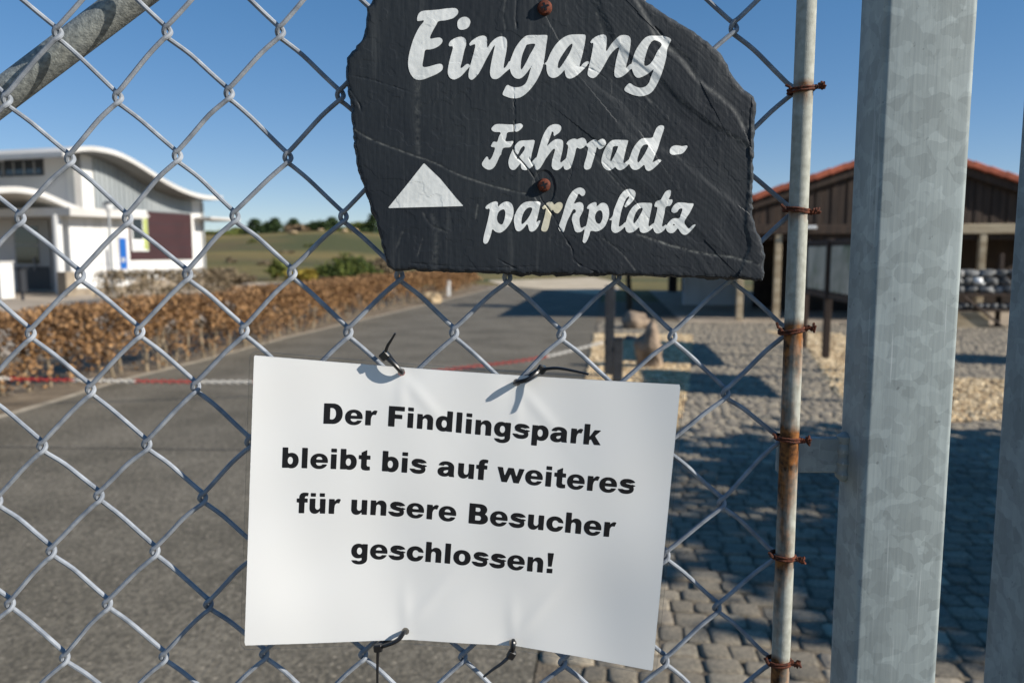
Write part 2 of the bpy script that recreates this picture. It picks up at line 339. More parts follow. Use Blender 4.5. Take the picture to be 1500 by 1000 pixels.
# ground
def asphalt_mat():
    m = mat('asphalt', lin((92, 86, 74)), lin((111, 104, 91)), rough=.85, scale=1.3, detail=6, bump=.8, bscale=55, bdist=.008, spec=.3)
    nt = m.node_tree; N = nt.nodes; L = nt.links; b = N['Principled BSDF']
    tc = N.new('ShaderNodeTexCoord'); vo = N.new('ShaderNodeTexVoronoi'); vo.inputs['Scale'].default_value = 60; L.new(tc.outputs['Object'], vo.inputs['Vector'])
    bw = N.new('ShaderNodeRGBToBW'); L.new(vo.outputs['Color'], bw.inputs[0])
    mr = N.new('ShaderNodeMapRange'); mr.inputs[1].default_value = .2; mr.inputs[2].default_value = .85; mr.inputs[3].default_value = .72; mr.inputs[4].default_value = 1.4; L.new(bw.outputs[0], mr.inputs[0])
    hs = N.new('ShaderNodeHueSaturation'); L.new(b.inputs['Base Color'].links[0].from_socket, hs.inputs['Color']); L.new(mr.outputs[0], hs.inputs['Value'])
    n = N.new('ShaderNodeTexNoise'); n.inputs['Scale'].default_value = 22; n.inputs['Detail'].default_value = 3; L.new(tc.outputs['Object'], n.inputs['Vector'])
    r = N.new('ShaderNodeMapRange'); r.inputs[1].default_value = .62; r.inputs[2].default_value = .7; r.inputs[4].default_value = .55; L.new(n.outputs[0], r.inputs[0])
    mx = N.new('ShaderNodeMixRGB'); mx.inputs[2].default_value = s2((138, 128, 114)); L.new(r.outputs[0], mx.inputs[0]); L.new(hs.outputs[0], mx.inputs[1])
    v2 = N.new('ShaderNodeTexVoronoi'); v2.inputs['Scale'].default_value = 26; L.new(tc.outputs['Object'], v2.inputs['Vector'])
    r5 = N.new('ShaderNodeMapRange'); r5.inputs[1].default_value = .24; r5.inputs[2].default_value = .17; r5.inputs[4].default_value = .5; L.new(v2.outputs['Distance'], r5.inputs[0])
    b5 = N.new('ShaderNodeSeparateColor'); L.new(v2.outputs['Color'], b5.inputs[0]); g5 = N.new('ShaderNodeMath'); g5.operation = 'GREATER_THAN'; g5.inputs[1].default_value = .55; L.new(b5.outputs[0], g5.inputs[0])
    k5 = N.new('ShaderNodeMath'); k5.operation = 'MULTIPLY'; L.new(r5.outputs[0], k5.inputs[0]); L.new(g5.outputs[0], k5.inputs[1])
    m5 = N.new('ShaderNodeMixRGB'); m5.inputs[2].default_value = s2((176, 164, 144)); L.new(k5.outputs[0], m5.inputs[0]); L.new(mx.outputs[0], m5.inputs[1]); L.new(m5.outputs[0], b.inputs['Base Color'])
    return m
M_asph = asphalt_mat()
M_crack = mat('tar_seam', lin((52, 51, 50)), lin((70, 68, 66)), rough=.8, scale=6)
M_soil = mat('soil', lin((96, 82, 64)), lin((136, 120, 98)), rough=.95, scale=3, detail=10, bump=1, bscale=40, bdist=.02)
M_sand = mat('pale_edge', lin((150, 138, 118)), lin((176, 164, 144)), rough=.95, scale=5, detail=8, bump=.6, bscale=60, bdist=.01)
M_joint = mat('sandy_joint', lin((90, 80, 66)), lin((122, 110, 92)), rough=.98, scale=14, detail=10, bump=1, bscale=80, bdist=.01)
M_lawn = mat('dry_lawn', lin((72, 74, 32)), lin((120, 104, 54)), rough=.95, scale=.10, stretch=(.35, 1, 1), detail=12, bump=1, bscale=3, bdist=.2, c3=lin((96, 82, 46)), s3=.16, lo=.42, hi=.58)
M_plaza = mat('plaza_paving', lin((150, 136, 118)), lin((176, 160, 140)), rough=.9, scale=1.2, detail=8, bump=.3, bscale=30)
M_path = mat('pale_path', lin((176, 160, 134)), lin((198, 182, 156)), rough=.95, scale=.8, detail=8, bump=.5, bscale=20)
M_cob = mat('cobble_stone', lin((128, 119, 104)), lin((172, 160, 138)), rough=.85, scale=9, detail=8, bump=.9, bscale=45, bdist=.012, c3=lin((88, 84, 80)), s3=30)
per_object_tint(M_cob, .22)
M_cobs = mat('cobble_stones', lin((130, 122, 110)), lin((150, 140, 122)), rough=.8, scale=9, bump=.7, bscale=45, bdist=.012)
island_tint(M_cobs, lin((118, 110, 98)), lin((160, 148, 128)), lin((138, 128, 111)))
M_grav = island_tint(mat('gravel', lin((170, 150, 120)), lin((200, 180, 150)), rough=.85, scale=40), lin((146, 122, 92)), lin((226, 206, 170)), lin((194, 168, 128)))
M_gravbase = mat('gravel_bed', lin((140, 116, 86)), lin((184, 160, 124)), rough=.95, scale=30, detail=8, bump=1, bscale=60, bdist=.02)
M_bould = mat('boulder_red', lin((116, 100, 84)), lin((160, 140, 118)), rough=.85, scale=6, detail=10, bump=.8, bscale=14, bdist=.04)
M_bould2 = mat('boulder_pale', lin((150, 128, 98)), lin((190, 168, 134)), rough=.85, scale=6, detail=10, bump=.8, bscale=14, bdist=.04)
# buildings
M_white = mat('white_render', lin((190, 188, 182)), lin((213, 212, 208)), rough=.85, scale=1.6, stretch=(1, 1, .25), detail=8, lo=.3, hi=.5)
M_grey = mat('shade_grey_render', lin((188, 187, 185)), lin((198, 197, 195)), rough=.85, scale=.8, detail=6)  # white walls greyed for their shade; also tones a window's lower pane
M_roofw = mat('white_roof', lin((184, 181, 175)), lin((200, 197, 192)), rough=.7, scale=.6, detail=6)
M_soffit = mat('shade_grey_soffit', lin((104, 104, 103)), lin((116, 116, 114)), rough=.8, scale=1)  # shade under the wave roof put into the colour
M_clad = mat('zinc_cladding', lin((142, 148, 150)), lin((168, 172, 172)), rough=.45, metal=.3, scale=.9, stretch=(1, 1, .2))
M_dred = mat('oxblood_panel', lin((52, 27, 29)), lin((60, 32, 34)), rough=.6, scale=1.2)
M_glass = mat('dark_glass', (.012, .016, .02), None, rough=.06, spec=.8)
M_frame = mat('window_frame', lin((150, 152, 152)), None, rough=.5)
M_lime = mat('lime_frame', lin((158, 168, 92)), None, rough=.6)
M_blue = mat('blue_banner', lin((36, 118, 214)), lin((44, 128, 222)), rough=.6, scale=2)
M_dark = mat('dark_metal', lin((46, 48, 52)), lin((58, 60, 64)), rough=.5, metal=.3, scale=20)
M_stonep = mat('stone_plinth', lin((120, 108, 92)), lin((150, 138, 120)), rough=.9, scale=3, bump=.4)
M_board = mat('brown_board', lin((46, 35, 28)), lin((72, 55, 42)), rough=.8, scale=3, stretch=(6, 6, .5), detail=8, bump=.4, bscale=30)
per_object_tint(M_board, .2)
M_beam = mat('weathered_beam', lin((150, 132, 104)), lin((190, 174, 146)), rough=.8, scale=3, stretch=(.5, 3, 3), detail=8)
M_tile = mat('terracotta', lin((150, 76, 52)), lin((192, 104, 74)), rough=.8, scale=6, detail=6, bump=.4, bscale=30)
per_object_tint(M_tile, .2)
M_inner = mat('dark_timber', lin((40, 32, 26)), lin((58, 46, 36)), rough=.85, scale=3)
M_poster = mat('poster', lin((150, 148, 130)), lin((196, 190, 172)), rough=.5, scale=3, detail=5, c3=lin((96, 112, 74)), s3=2)
M_lampw = mat('white_enamel', lin((225, 226, 224)), None, rough=.4)
M_stoneg = mat('display_stone', lin((84, 86, 88)), lin((142, 142, 140)), rough=.9, spec=.2, scale=7, detail=8, bump=.8, bscale=20); per_object_tint(M_stoneg, .4)
M_red = mat('chain_red', lin((164, 48, 42)), None, rough=.45)
M_chw = mat('chain_white', lin((196, 192, 184)), None, rough=.45)
# plants
def leafm(n, a, b, c=None, tr=.25):
    m = island_tint(mat(n, a, b, rough=.75, spec=.25), a, b, c); return m
M_hedge = leafm('beech_leaf', lin((82, 62, 44)), lin((172, 134, 92)), lin((128, 96, 64)))
M_hedge2 = leafm('grey_brown_leaf', lin((84, 74, 58)), lin((150, 132, 106)), lin((110, 98, 78)))
M_bark = mat('hedge_bark', lin((104, 92, 74)), lin((156, 140, 116)), rough=.9, scale=20, detail=6, bump=.5, bscale=80)
M_pine = leafm('pine_needle', lin((28, 44, 24)), lin((66, 84, 44)))
M_decid = leafm('olive_leaf', lin((60, 70, 30)), lin((118, 124, 60)))
M_bare = leafm('bare_twig', lin((92, 76, 58)), lin((142, 122, 96)))
M_mugo = leafm('mugo_pine', lin((34, 46, 20)), lin((112, 120, 56)), lin((66, 80, 34)))
M_yel = leafm('yellow_shrub', lin((110, 100, 34)), lin((160, 140, 60)))
M_ever = leafm('evergreen', lin((20, 34, 18)), lin((50, 66, 34)))
M_trunk = mat('tree_bark', lin((66, 54, 42)), lin((98, 82, 64)), rough=.9, scale=8, stretch=(3, 3, .6), bump=.6, bscale=20)
# ================================================================== setting
# terrain: flat here, a grassy hill to the far left
def terr(x, y): return (4.1 * float(sst(38, 118, y)) + .35 * math.sin(x * .21) * float(sst(50, 90, y)) + .3 * math.sin(y * .16 + x * .05) * float(sst(45, 70, y))) * float(sst(12, -18, x)) - .5 * float(sst(118, 300, y)) - .02
ys = sorted(set(list(np.arange(-40, 60, 8)) + list(np.arange(60, 160, 6)) + list(np.arange(160, 900, 50)))); xs = sorted(set(list(np.arange(-700, -100, 60)) + list(np.arange(-100, 100, 5)) + list(np.arange(100, 701, 60))))
V = [(x, y, terr(x, y)) for y in ys for x in xs]; nx = len(xs)
F = [(j * nx + i, j * nx + i + 1, (j + 1) * nx + i + 1, (j + 1) * nx + i) for j in range(len(ys) - 1) for i in range(nx - 1)]
tag(mesh_obj('ground', V, F, M_lawn, smooth=True), 'dry green and straw coloured lawn rising to a low hill', kind='structure')
def sheet(name, pts, z, m, label):
    o = mesh_obj(name, [(p[0], p[1], z) for p in pts], [tuple(range(len(pts)))], m); tag(o, label, kind='structure')
    if o.data.polygons[0].normal.z < 0: o.data.flip_normals()
    return o
g2 = lambda u, v: GR(u, v).xy
VPX = 890.0
def toward(p_near, y): # point at depth y on the ground line running to the road's vanishing point
    k = (VPX - 750) / FPX / math.cos(PITCH); return Vector((p_near[0] + k * (y - p_near[1]), y))
left_edge = [g2(u, v) for u, v in ((0, 612), (90, 586), (170, 560), (300, 528), (420, 495), (560, 462), (640, 443), (700, 428), (738, 418))]
RE = g2(780, 1000)
right_edge = [toward(RE, y) for y in (-4, 2, 4, 8, 12, 20, 33)]
road_pts = [(-16, -4), (-16, 4.6)] + [tuple(p) for p in left_edge] + [tuple(p) for p in reversed(right_edge)]
sheet('asphalt_road', road_pts, 0.0, M_asph, 'grey asphalt drive running past the hedge')
verge = [tuple(p) for p in left_edge] + [tuple(Vector(p) + Vector((-2.9, 1.9))) for i, p in reversed(list(enumerate(left_edge)))]
sheet('soil_verge', [(-16, 4.6)] + verge + [(-19, 8)], -.006, M_soil, 'bare soil verge under the hedge')
sheet('kerb_strip', [(-16, 4.6)] + [tuple(p) for p in left_edge] + [tuple(Vector(p) + Vector((-.10, .12))) for p in reversed(left_edge)] + [(-16, 4.78)], -.002, M_sand, 'pale sandy strip along the edge of the asphalt')
sheet('plaza', [(-60, 9), tuple(left_edge[0] + Vector((-1.2, 1.6))), tuple(left_edge[4] + Vector((-1.4, 1.6))), tuple(left_edge[6] + Vector((-2, 1))), (-4.5, 36), (-12, 44), (-60, 44)], -.012, M_plaza, 'beige paved forecourt of the white building')
fp = [g2(u, v) for u, v in ((738, 418), (880, 432), (910, 424), (895, 411), (860, 405), (800, 402), (745, 402), (724, 406), (716, 412))]
sheet('pale_path', [tuple(p) for p in fp], .004, M_path, 'pale gravel path beyond the drive')
# seam across the drive
sv = [g2(u, 655 + .012 * u) for u in range(-200, 800, 60)]
mb = MB()
for a, b in zip(sv[:-1], sv[1:]):
    mb.add([(a.x, a.y - .008, .004), (b.x, b.y - .008, .004), (b.x, b.y + .008, .004), (a.x, a.y + .008, .004)], [(0, 1, 2, 3)])
o = mb.build('road_seam', M_crack); tag(o, 'thin dark seam across the asphalt', kind='structure')

# forecourt on the right: cobbles, gravel beds
kdir = Vector((VPX - 750, FPX * math.cos(PITCH))).normalized(); kper = Vector((kdir.y, -kdir.x))
court = sheet('cobble_path', [tuple(toward(RE, y) + Vector((.006, 0))) for y in (-2, 8, 16, 24)] + [(16, 24), (16, -2)], .003, M_joint, 'cobbled path beside the drive, right of the notice')
def in_poly(p, poly):
    r = False; n = len(poly)
    for i in range(n):
        a, b = poly[i], poly[(i + 1) % n]
        if (a[1] > p[1]) != (b[1] > p[1]) and p[0] < (b[0] - a[0]) * (p[1] - a[1]) / (b[1] - a[1]) + a[0]: r = not r
    return r
bed_l = [tuple(toward(RE, 5.9) + kper * .0), tuple(toward(RE, 14.5)), tuple(toward(RE, 14.5) + kper * 1.75), tuple(toward(RE, 9) + kper * 1.15), tuple(toward(RE, 6.2) + kper * .75)]
bed_r = [tuple(g2(u, v)) for u, v in ((1120, 486), (1180, 505), (1226, 580), (1300, 612), (1400, 620), (1500, 612), (1620, 604), (1620, 560), (1400, 556), (1300, 528), (1230, 490))]
def stone_mesh(seed):
    rg = random.Random(seed); n = 8; V = []; F = []
    prof = [(1.0, -.5), (1.0, .36), (.955, .47), (.80, .50)]
    base = []
    for i in range(n):
        cx, cy = ((.49, -.35), (.49, .35), (.36, .48), (-.36, .48), (-.49, .35), (-.49, -.35), (-.36, -.48), (.36, -.48))[i]
        base.append((cx + rg.uniform(-.05, .03) * (1 if cx > 0 else -1), cy + rg.uniform(-.05, .03) * (1 if cy > 0 else -1)))
    for f, z in prof:
        for x, y in base: V.append((x * f, y * f, z + (rg.uniform(-.06, .06) if z > 0 else 0)))
    for r in range(3):
        for i in range(n): F.append((r * n + i, r * n + (i + 1) % n, (r + 1) * n + (i + 1) % n, (r + 1) * n + i))
    F.append(tuple(range(3 * n, 4 * n)))
    return V, F
SM = []
for k in range(10):
    V, F = stone_mesh(k); me = bpy.data.meshes.new('cobblestone'); me.from_pydata(V, [], F); me.update(); me.materials.append(M_cob)
    me.polygons.foreach_set('use_smooth', [True] * len(me.polygons)); SM.append((me, V, F))
stones = []
rowd = 0.0; rr = random.Random(3)
while rowd < 15.5:
    dep = rr.uniform(.088, .122) * (1.1 if rowd < 2 else .88); x = rr.uniform(-.08, 0.02)
    yc = 1.7 + rowd + dep / 2
    while x < 9.5:
        w = rr.uniform(.085, .155) * (1 if rowd < 2.5 else .85); p = toward(RE, yc) + kper * (x + w / 2 + .012); p.y += .02 * math.sin(x * 2.2 + rowd * .8)
        x += w
        if x < .09: continue
        if in_poly(p, bed_l) or in_poly(p, bed_r): continue
        u, v = topx((p.x, p.y, 0))
        if p.y > 9 and u > 1700: continue
        stones.append((p, w * rr.uniform(.95, 1.02), dep * rr.uniform(.94, 1.01), rr.uniform(-.06, .06) - math.atan2(kdir.x, kdir.y), rr.randrange(10), rr.uniform(-.006, .006), u, v))
    rowd += dep
paper_px = [(365, 515), (1003, 558), (962, 990), (352, 950)]
def seen(u, v):
    if not (0 < u < 1500 and v < 1005): return False
    if in_poly((u, v), paper_px): return False
    xl = 1258 - .051 * v; xr = 1428 - .063 * v; x2 = 1510 - .076 * v
    return not (xl - 2 < u < xr + 2) and u < x2
vis = sorted([i for i, s in enumerate(stones) if seen(s[6], s[7])], key=lambda i: stones[i][0].y)[:300]
vs_ = set(vis); AV = []; AF = []; n0 = 0
for i, (p, w, d, rz, k, dz, u, v) in enumerate(stones):
    if i in vs_:
        o = bpy.data.objects.new('cobblestone', SM[k][0]); COL.objects.link(o); o.location = (p.x, p.y, -.022 + dz); o.scale = (w, d, .07); o.rotation_euler = (rr.uniform(-.05, .05), rr.uniform(-.05, .05), rz)
        o.parent = court
    else:
        c, s = math.cos(rz), math.sin(rz); Vv = np.array(SM[k][1]); X = Vv[:, 0] * w; Y = Vv[:, 1] * d
        AV.append(np.stack([p.x + X * c - Y * s, p.y + X * s + Y * c, -.022 + dz + Vv[:, 2] * .07], 1)); AF += [tuple(j + n0 for j in f) for f in SM[k][2]]; n0 += len(Vv)
o = mesh_obj('cobblestones', np.concatenate(AV).tolist(), AF, M_cobs, court, True); tag(o, kind='stuff')
# gravel
def gravel(poly, n, seed, label, smin=.018, smax=.045):
    base = sheet('gravel_bed', poly, .007, M_gravbase, label)
    rg = random.Random(seed); xs_ = [p[0] for p in poly]; ys_ = [p[1] for p in poly]; V = []; F = []
    tmpl = [Vector(v) for v in ((1, 0, 0), (0, 1, 0), (-1, 0, 0), (0, -1, 0), (0, 0, 1), (.7, .7, .5), (-.7, .7, .45), (-.7, -.7, .5), (.7, -.7, .45))]
    fc = [(0, 5, 8), (1, 6, 5), (2, 7, 6), (3, 8, 7), (4, 5, 6), (4, 6, 7), (4, 7, 8), (4, 8, 5), (0, 1, 5), (1, 2, 6), (2, 3, 7), (3, 0, 8)]
    while n:
        p = (rg.uniform(min(xs_), max(xs_)), rg.uniform(min(ys_), max(ys_)))
        if not in_poly(p, poly): continue
        n -= 1; s = rg.uniform(smin, smax); a = rg.uniform(0, 6.28); c, sn = math.cos(a), math.sin(a); k = len(V); e = rg.uniform(.6, 1)
        for t in tmpl:
            q = t * (s * rg.uniform(.8, 1.15)); V.append((p[0] + (q.x * c - q.y * e * sn), p[1] + q.x * sn + q.y * e * c, .007 + q.z * .75 + rg.uniform(0, .002)))
        F += [tuple(i + k for i in f) for f in fc]
    o = mesh_obj('gravel', V, F, M_grav, base); tag(o, kind='stuff'); return base
gravel(bed_l, 9000, 5, 'tan gravel bed beside the drive holding the boulders')
gravel(bed_r, 9000, 6, 'tan gravel bed under the notice boards')
# ================================================================== gate, posts
YF = .56
gate = thing('wire_mesh_gate', 'chain link gate wing with galvanised frame tube, rusty rod and diagonal brace pipe', 'gate', loc=(.27, YF, 0))
# woven mesh: joints read off the photograph, smoothed to a lattice
JT = [(0,0,85,50),(1,0,245,48),(2,0,411,48),(6,0,1075,40),(-.5,1,10,148),(.5,1,173,145),(1.5,1,336,138),(2.5,1,499,140),(0,2,103,235),(1,2,260,230),(2,2,422,232),
(-.5,3,30,322),(.5,3,187,322),(1.5,3,344,318),(2.5,3,503,318),(0,4,118,405),(1,4,275,403),(2,4,428,400),(3,4,585,404),(4,4,743,406),(-.5,5,45,490),(.5,5,205,487),(1.5,5,358,485),(2.5,5,510,487),(3.5,5,665,487),(4.5,5,822,490),(5.5,5,985,492),
(0,6,133,572),(1,6,287,567),(6,6,1063,575),(-.5,7,62,655),(.5,7,215,652),(0,8,145,727),(1,8,297,730),(6,8,1057,735),(-.5,9,75,808),(.5,9,227,808),(5.5,9,975,812),(-1,10,15,885),(0,10,157,885),(1,10,305,886),(6,10,1050,888),(-.5,11,95,964),(.5,11,240,962),(1.5,11,387,958),(2.5,11,532,958),(3.5,11,678,961),(4.5,11,824,969),(5.5,11,974,966),
(6.5,1,1160,132),(6.5,3,1157,308),(6.5,5,1150,484),(6.5,7,1137,642),(6.5,9,1131,812),(6.5,11,1124,966)]
JT = np.array(JT, float)
def basis(u, r): return np.stack([np.ones_like(u), u, r, u * r, u * u, r * r, u * u * r, u * r * r, r ** 3, u ** 3], -1)
Bm = basis(JT[:, 0], JT[:, 1]); CX = np.linalg.lstsq(Bm, JT[:, 2], rcond=None)[0]; CY = np.linalg.lstsq(Bm, JT[:, 3], rcond=None)[0]
RX = JT[:, 2] - Bm @ CX; RYs = JT[:, 3] - Bm @ CY
TAB = {(a, b): (dx, dy) for (a, b, _, _), dx, dy in zip(JT.tolist(), RX, RYs)}
rj = random.Random(11)
def J(u, r):
    b = basis(np.array([float(u)]), np.array([float(r)]))[0]
    dx, dy = TAB.get((float(u), float(r)), (rj.uniform(-3, 3), rj.uniform(-2, 2)))
    TAB[(float(u), float(r))] = (dx, dy)
    return float(b @ CX) + dx * .9, float(b @ CY) + dy * .9
WD = .0022; WR = .00165; KP = YF / FPX
rx = lambda v: 1182 - .040 * v
def JW(u, r):
    """joint in the plane of the mesh (x, z); past the photograph's edge the lattice goes on evenly"""
    uc = min(max(u, -1.0), 6.5); rc = min(max(r, 0), 11)
    if u == uc and r == rc: p = PY(*J(u, r), YF); return p.x, p.z
    def raw(u_, r_):
        b_ = basis(np.array([float(u_)]), np.array([float(r_)]))[0]; p = PY(float(b_ @ CX), float(b_ @ CY), YF); return np.array([p.x, p.z])
    p = raw(uc, rc) + (u - uc) * (raw(1.0, 5) - raw(0.0, 5)) + (r - rc) * (raw(uc, 10) - raw(uc, 1)) / 9
    k = (float(u), float(r), 'w')
    if k not in TAB: TAB[k] = (rj.uniform(-.0012, .0012), rj.uniform(-.0008, .0008))
    return p[0] + TAB[k][0], p[1] + TAB[k][1]
R0, R1 = -10, 38
for m in range(-22, 13):
    pts = []; shown = m >= -3
    for r in range(R0, R1 + 1):
        left = (m % 2 == 0) == (r % 2 == 0)       # even m: left hook on even rows
        u = m / 2 if left else (m + 1) / 2
        x, z = JW(u, r); px = .80
        if (not left) and m == 12: x -= .0005
        hook = [(6, -13, -1), (-2, -8, -.95), (-6.5, -2, -.55), (-7, 2, 0), (-5, 6, .6), (1, 10, 1), (8, 15, 1)]
        bow = rj.uniform(-2.5, 2.5)
        for dx, dy, d in hook:
            if not left: dx, d = -dx, -d
            pts.append((x + dx * (px if abs(dy) > 9.5 else .58) * KP, YF + d * WD, z - dy * px * KP))
        if r == R1: break
        l2 = not left; u2 = m / 2 if l2 else (m + 1) / 2; x2, z2 = JW(u2, r + 1)
        sgn = 1 if left else -1
        xa, za_ = x + 8 * px * sgn * KP, z - 15 * px * KP; xb, zb_ = x2 - 6 * px * sgn * KP, z2 + 13 * px * KP
        for t in (.3, .7):
            bb = (1.6 + bow * .4) * (1 if t < .5 else .3) * KP
            pts.append((xa + (xb - xa) * t + bb * .7 * sgn, YF + sgn * WD * 1.1, za_ + (zb_ - za_) * t + bb * .7))
    C = catmull(pts, 3 if shown else 2)
    mb = MB(); mb.tube(C.tolist(), WR, 8 if shown else 5); o = mb.build('spiral_wire', M_wire, gate, True)
# brace pipe behind the mesh
a = PY(-260, 340, YF + .019); b = PY(520, -250, YF + .019); dd_ = (b - a); a, b = a - dd_ * ((a.x + 1.14) / dd_.x), a + dd_ * ((2.10 - a.z) / dd_.z)
mb = MB(); mb.tube([a + (b - a) * t for t in np.linspace(0, 1, 12)], .0112, 20); mb.build('brace_pipe', M_pipe, gate, True)
# tension rod with rust
YR = .547; top = PY(rx(-700), -700, YR); bot = PY(rx(1900), 1900, YR); N_ = 260
ax0 = PY(rx(0), 0, YR); ax1 = PY(rx(1000), 1000, YR); xr = (ax0.x + ax1.x) / 2
mb = MB(); mb.tube([(xr, YR, .12 + 1.98 * t) for t in np.linspace(0, 1, N_)], .0064, 16); rod = mb.build('tension_rod', M_rod, gate, True)
TIES = [132, 308, 484, 642, 814, 968]
zt = [PY(rx(v), v, YR).z for v in TIES]
at = rod.data.attributes.new('rust', 'FLOAT', 'POINT'); vals = []
for v in rod.data.vertices:
    z = v.co.z; s = 0
    for k, q in enumerate(zt):
        d = q - z; ln = [.018, .022, .085, .085, .02, .06][k]
        if -.004 < d: s = max(s, .75 * math.exp(-max(d, 0) / ln))
        else: s = max(s, .5 * math.exp(d / .003) if d > -.02 else 0)
    ang = math.atan2(v.co.y - YR, v.co.x - xr); s += (.17 if z < zt[2] else .0) + (.2 if ang < -2 or ang > 2.4 else 0) * (z < zt[2])
    vals.append(s * .66)
at.data.foreach_set('value', vals)
# binding wires
for k, (z, v) in enumerate(zip(zt, TIES)):
    mb = MB(); rg = random.Random(k); tl = rg.uniform(-.3, .3)
    for ring in range(2):
        P = []
        for i in range(19):
            t = 2 * math.pi * i / 18; P.append((xr - .0012 + (.0086) * math.cos(t), YR + .0006 + .0078 * math.sin(t), z + (ring - .5) * .0018 + tl * .005 * math.cos(t) + rg.uniform(-.0003, .0003)))
        mb.tube(P, .0009, 6, False)
    for s in (0, math.pi):          # twisted tail
        P = [(xr + .006 + .0065 * t, YR - .003 - .002 * t + .0012 * math.sin(s + t * 14), z + tl * .006 + .0012 * math.cos(s + t * 14) + (rg.uniform(-.002, .003)) * t) for t in np.linspace(0, 1, 14)]
        mb.tube(P, .0009, 6)
    P = [(xr - .0095 - .003 * t, YR - .004 + .002 * t, z + (.002 + .004 * rg.random()) * t) for t in np.linspace(0, 1, 4)]
    mb.tube(P, .0010, 6)
    mb.build('binding_wire', M_rust, gate, True)
# frame tube 60 x 40
YP0 = .535; xl = (PY(1297, 0, YP0).x + PY(1250, 1000, YP0).x) / 2; xw = .0603
def tube_post(x0, x1, y0, y1, z0, z1, rad, name, m, parent):
    mb = MB(); prof = []
    for cx, cy, a0 in ((x1 - rad, y1 - rad, 0), (x0 + rad, y1 - rad, 90), (x0 + rad, y0 + rad, 180), (x1 - rad, y0 + rad, 270)):
        for k in range(6): a = R(a0 + 18 * k); prof.append((cx + rad * math.cos(a), cy + rad * math.sin(a)))
    zs = np.linspace(z0, z1, 9); n = len(prof); V = [(x, y, z) for z in zs for x, y in prof]
    F = [(r * n + i, r * n + (i + 1) % n, (r + 1) * n + (i + 1) % n, (r + 1) * n + i) for r in range(8) for i in range(n)] + [tuple(range(n - 1, -1, -1)), tuple(range(8 * n, 9 * n))]
    mb.add(V, F); return mb.build(name, m, parent, True)
tube_post(xl, xl + xw, YP0, YP0 + .041, .06, 2.14, .0042, 'frame_tube', M_galv, gate)
tube_post(-1.20, -1.14, YP0, YP0 + .041, .06, 2.14, .0042, 'frame_tube', M_galv, gate)
for zc_ in (2.12, .08):
    mb = MB(); mb.box(((xl - 1.14) / 2, YP0 + .0205, zc_), (xl + 1.14, .038, .04), bev=.004); mb.build('frame_rail', M_galv, gate)
# flat tab between rod and tube, with its welds
yt = .566; za = PY(1200, 640, yt).z; zb = PY(1200, 691, yt).z
mb = MB(); mb.box(((xr + xl) / 2 + .002, yt, (za + zb) / 2), (xl - xr + .008, .006, za - zb), bev=.001); mb.build('bracket_tab', M_galv, gate)
mb = MB(); P = [(xr + .0065 + .0016 * math.sin(t * 9) * .4, yt - .006 - .003 * math.sin(t * 3.1), za + .004 - t * (za - zb + .010)) for t in np.linspace(0, 1, 14)]
mb.tube(P, [.0016] + [.0034 + .0007 * math.sin(i * 2.3) for i in range(12)] + [.0014], 10); mb.build('weld_bead', M_weld, gate, True)
mb = MB(); P = [(xl - .0012, yt - .002, za + .004 - t * (za - zb + .010)) for t in np.linspace(0, 1, 14)]
mb.tube(P, [.002] + [.0052 + .0009 * math.sin(i * 1.9 + 1) for i in range(12)] + [.002], 10); mb.build('weld_bead', M_galv, gate, True)  # darker zinc than the other bead: its shade is in the colour
# gate post on the right
post = thing('gate_post', 'wide shaded galvanised post at the right edge beside the gate frame', 'post', loc=(.41, .555, 0))
YB = .597; xpb = (PY(1508, 0, YB).x + PY(1433, 1000, YB).x) / 2
tube_post(xpb, xpb + .08, YB - .08, YB, -.02, 2.5, .006, 'post_tube', M_galv, post)
mb = MB(); mb.box((xpb + .04, YB - .04, 2.502), (.086, .086, .006), bev=.002); mb.build('cap', M_galv, post)
# ================================================================== slate sign
OUT = [(546,0),(537,12),(536,40),(530,60),(516,75),(508,85),(507,105),(508,118),(510,140),(516,158),(515,178),(518,195),(521,225),(524,250),(533,272),(540,290),(548,315),(556,345),(562,370),(568,390),(578,397),(605,394),(640,397),(680,399),(740,401),(800,402),(880,403),(950,404),(1000,406),(1050,408),(1090,409),(1117,411),(1120,400),(1119,385),(1121,374),(1115,350),(1107,335),(1103,320),(1102,290),(1103,250),(1105,200),(1108,152),(1104,142),(1090,132),(1078,118),(1068,103),(1062,90),(1055,78),(1045,70),(1030,58),(1014,45),(1005,40),(985,28),(965,15),(945,2),(930,-10),(880,-35),(820,-45),(740,-50),(640,-48),(570,-36),(552,-15)]
rg = random.Random(5); o2 = []
for (x0, y0), (x1, y1) in zip(OUT, OUT[1:] + OUT[:1]):
    n = max(1, int(math.hypot(x1 - x0, y1 - y0) / 5))
    for k in range(n):
        t = k / n; j = 0 if k == 0 else 1.3
        o2.append((x0 + (x1 - x0) * t + rg.uniform(-j, j), y0 + (y1 - y0) * t + rg.uniform(-j, j)))
OUT = np.array(o2)
U, Vp, TR = grid(500, 1128, -56, 418, 1.6); pp = np.stack([U, Vp], 1)
sd = poly_sdf(pp, OUT)
near = sd > -4
def nz(x, y, s=0): return np.array([mnoise.noise((a, b, s)) for a, b in zip(x, y)])
h = np.zeros(len(U)); vein_lit_rim = np.zeros(len(U)); ii = np.where(near)[0]; u_, v_ = U[ii], Vp[ii]; p_ = pp[ii]
ca, sa = math.cos(R(48)), math.sin(R(48))
along = u_ * ca + v_ * sa; acr = -u_ * sa + v_ * ca
warp = nz(u_ / 60, v_ / 60, 3) * 14
hh = .0007 * nz(u_ / 170, v_ / 170, 1)
wr = sst(700, 950, u_)                       # diagonal cleavage on the right, upright grain on the left
f1 = nz(along / 60, (acr + warp * .5) / 8, 7); f2 = nz(along / 34, (acr + warp * .5) / 3.6, 9)
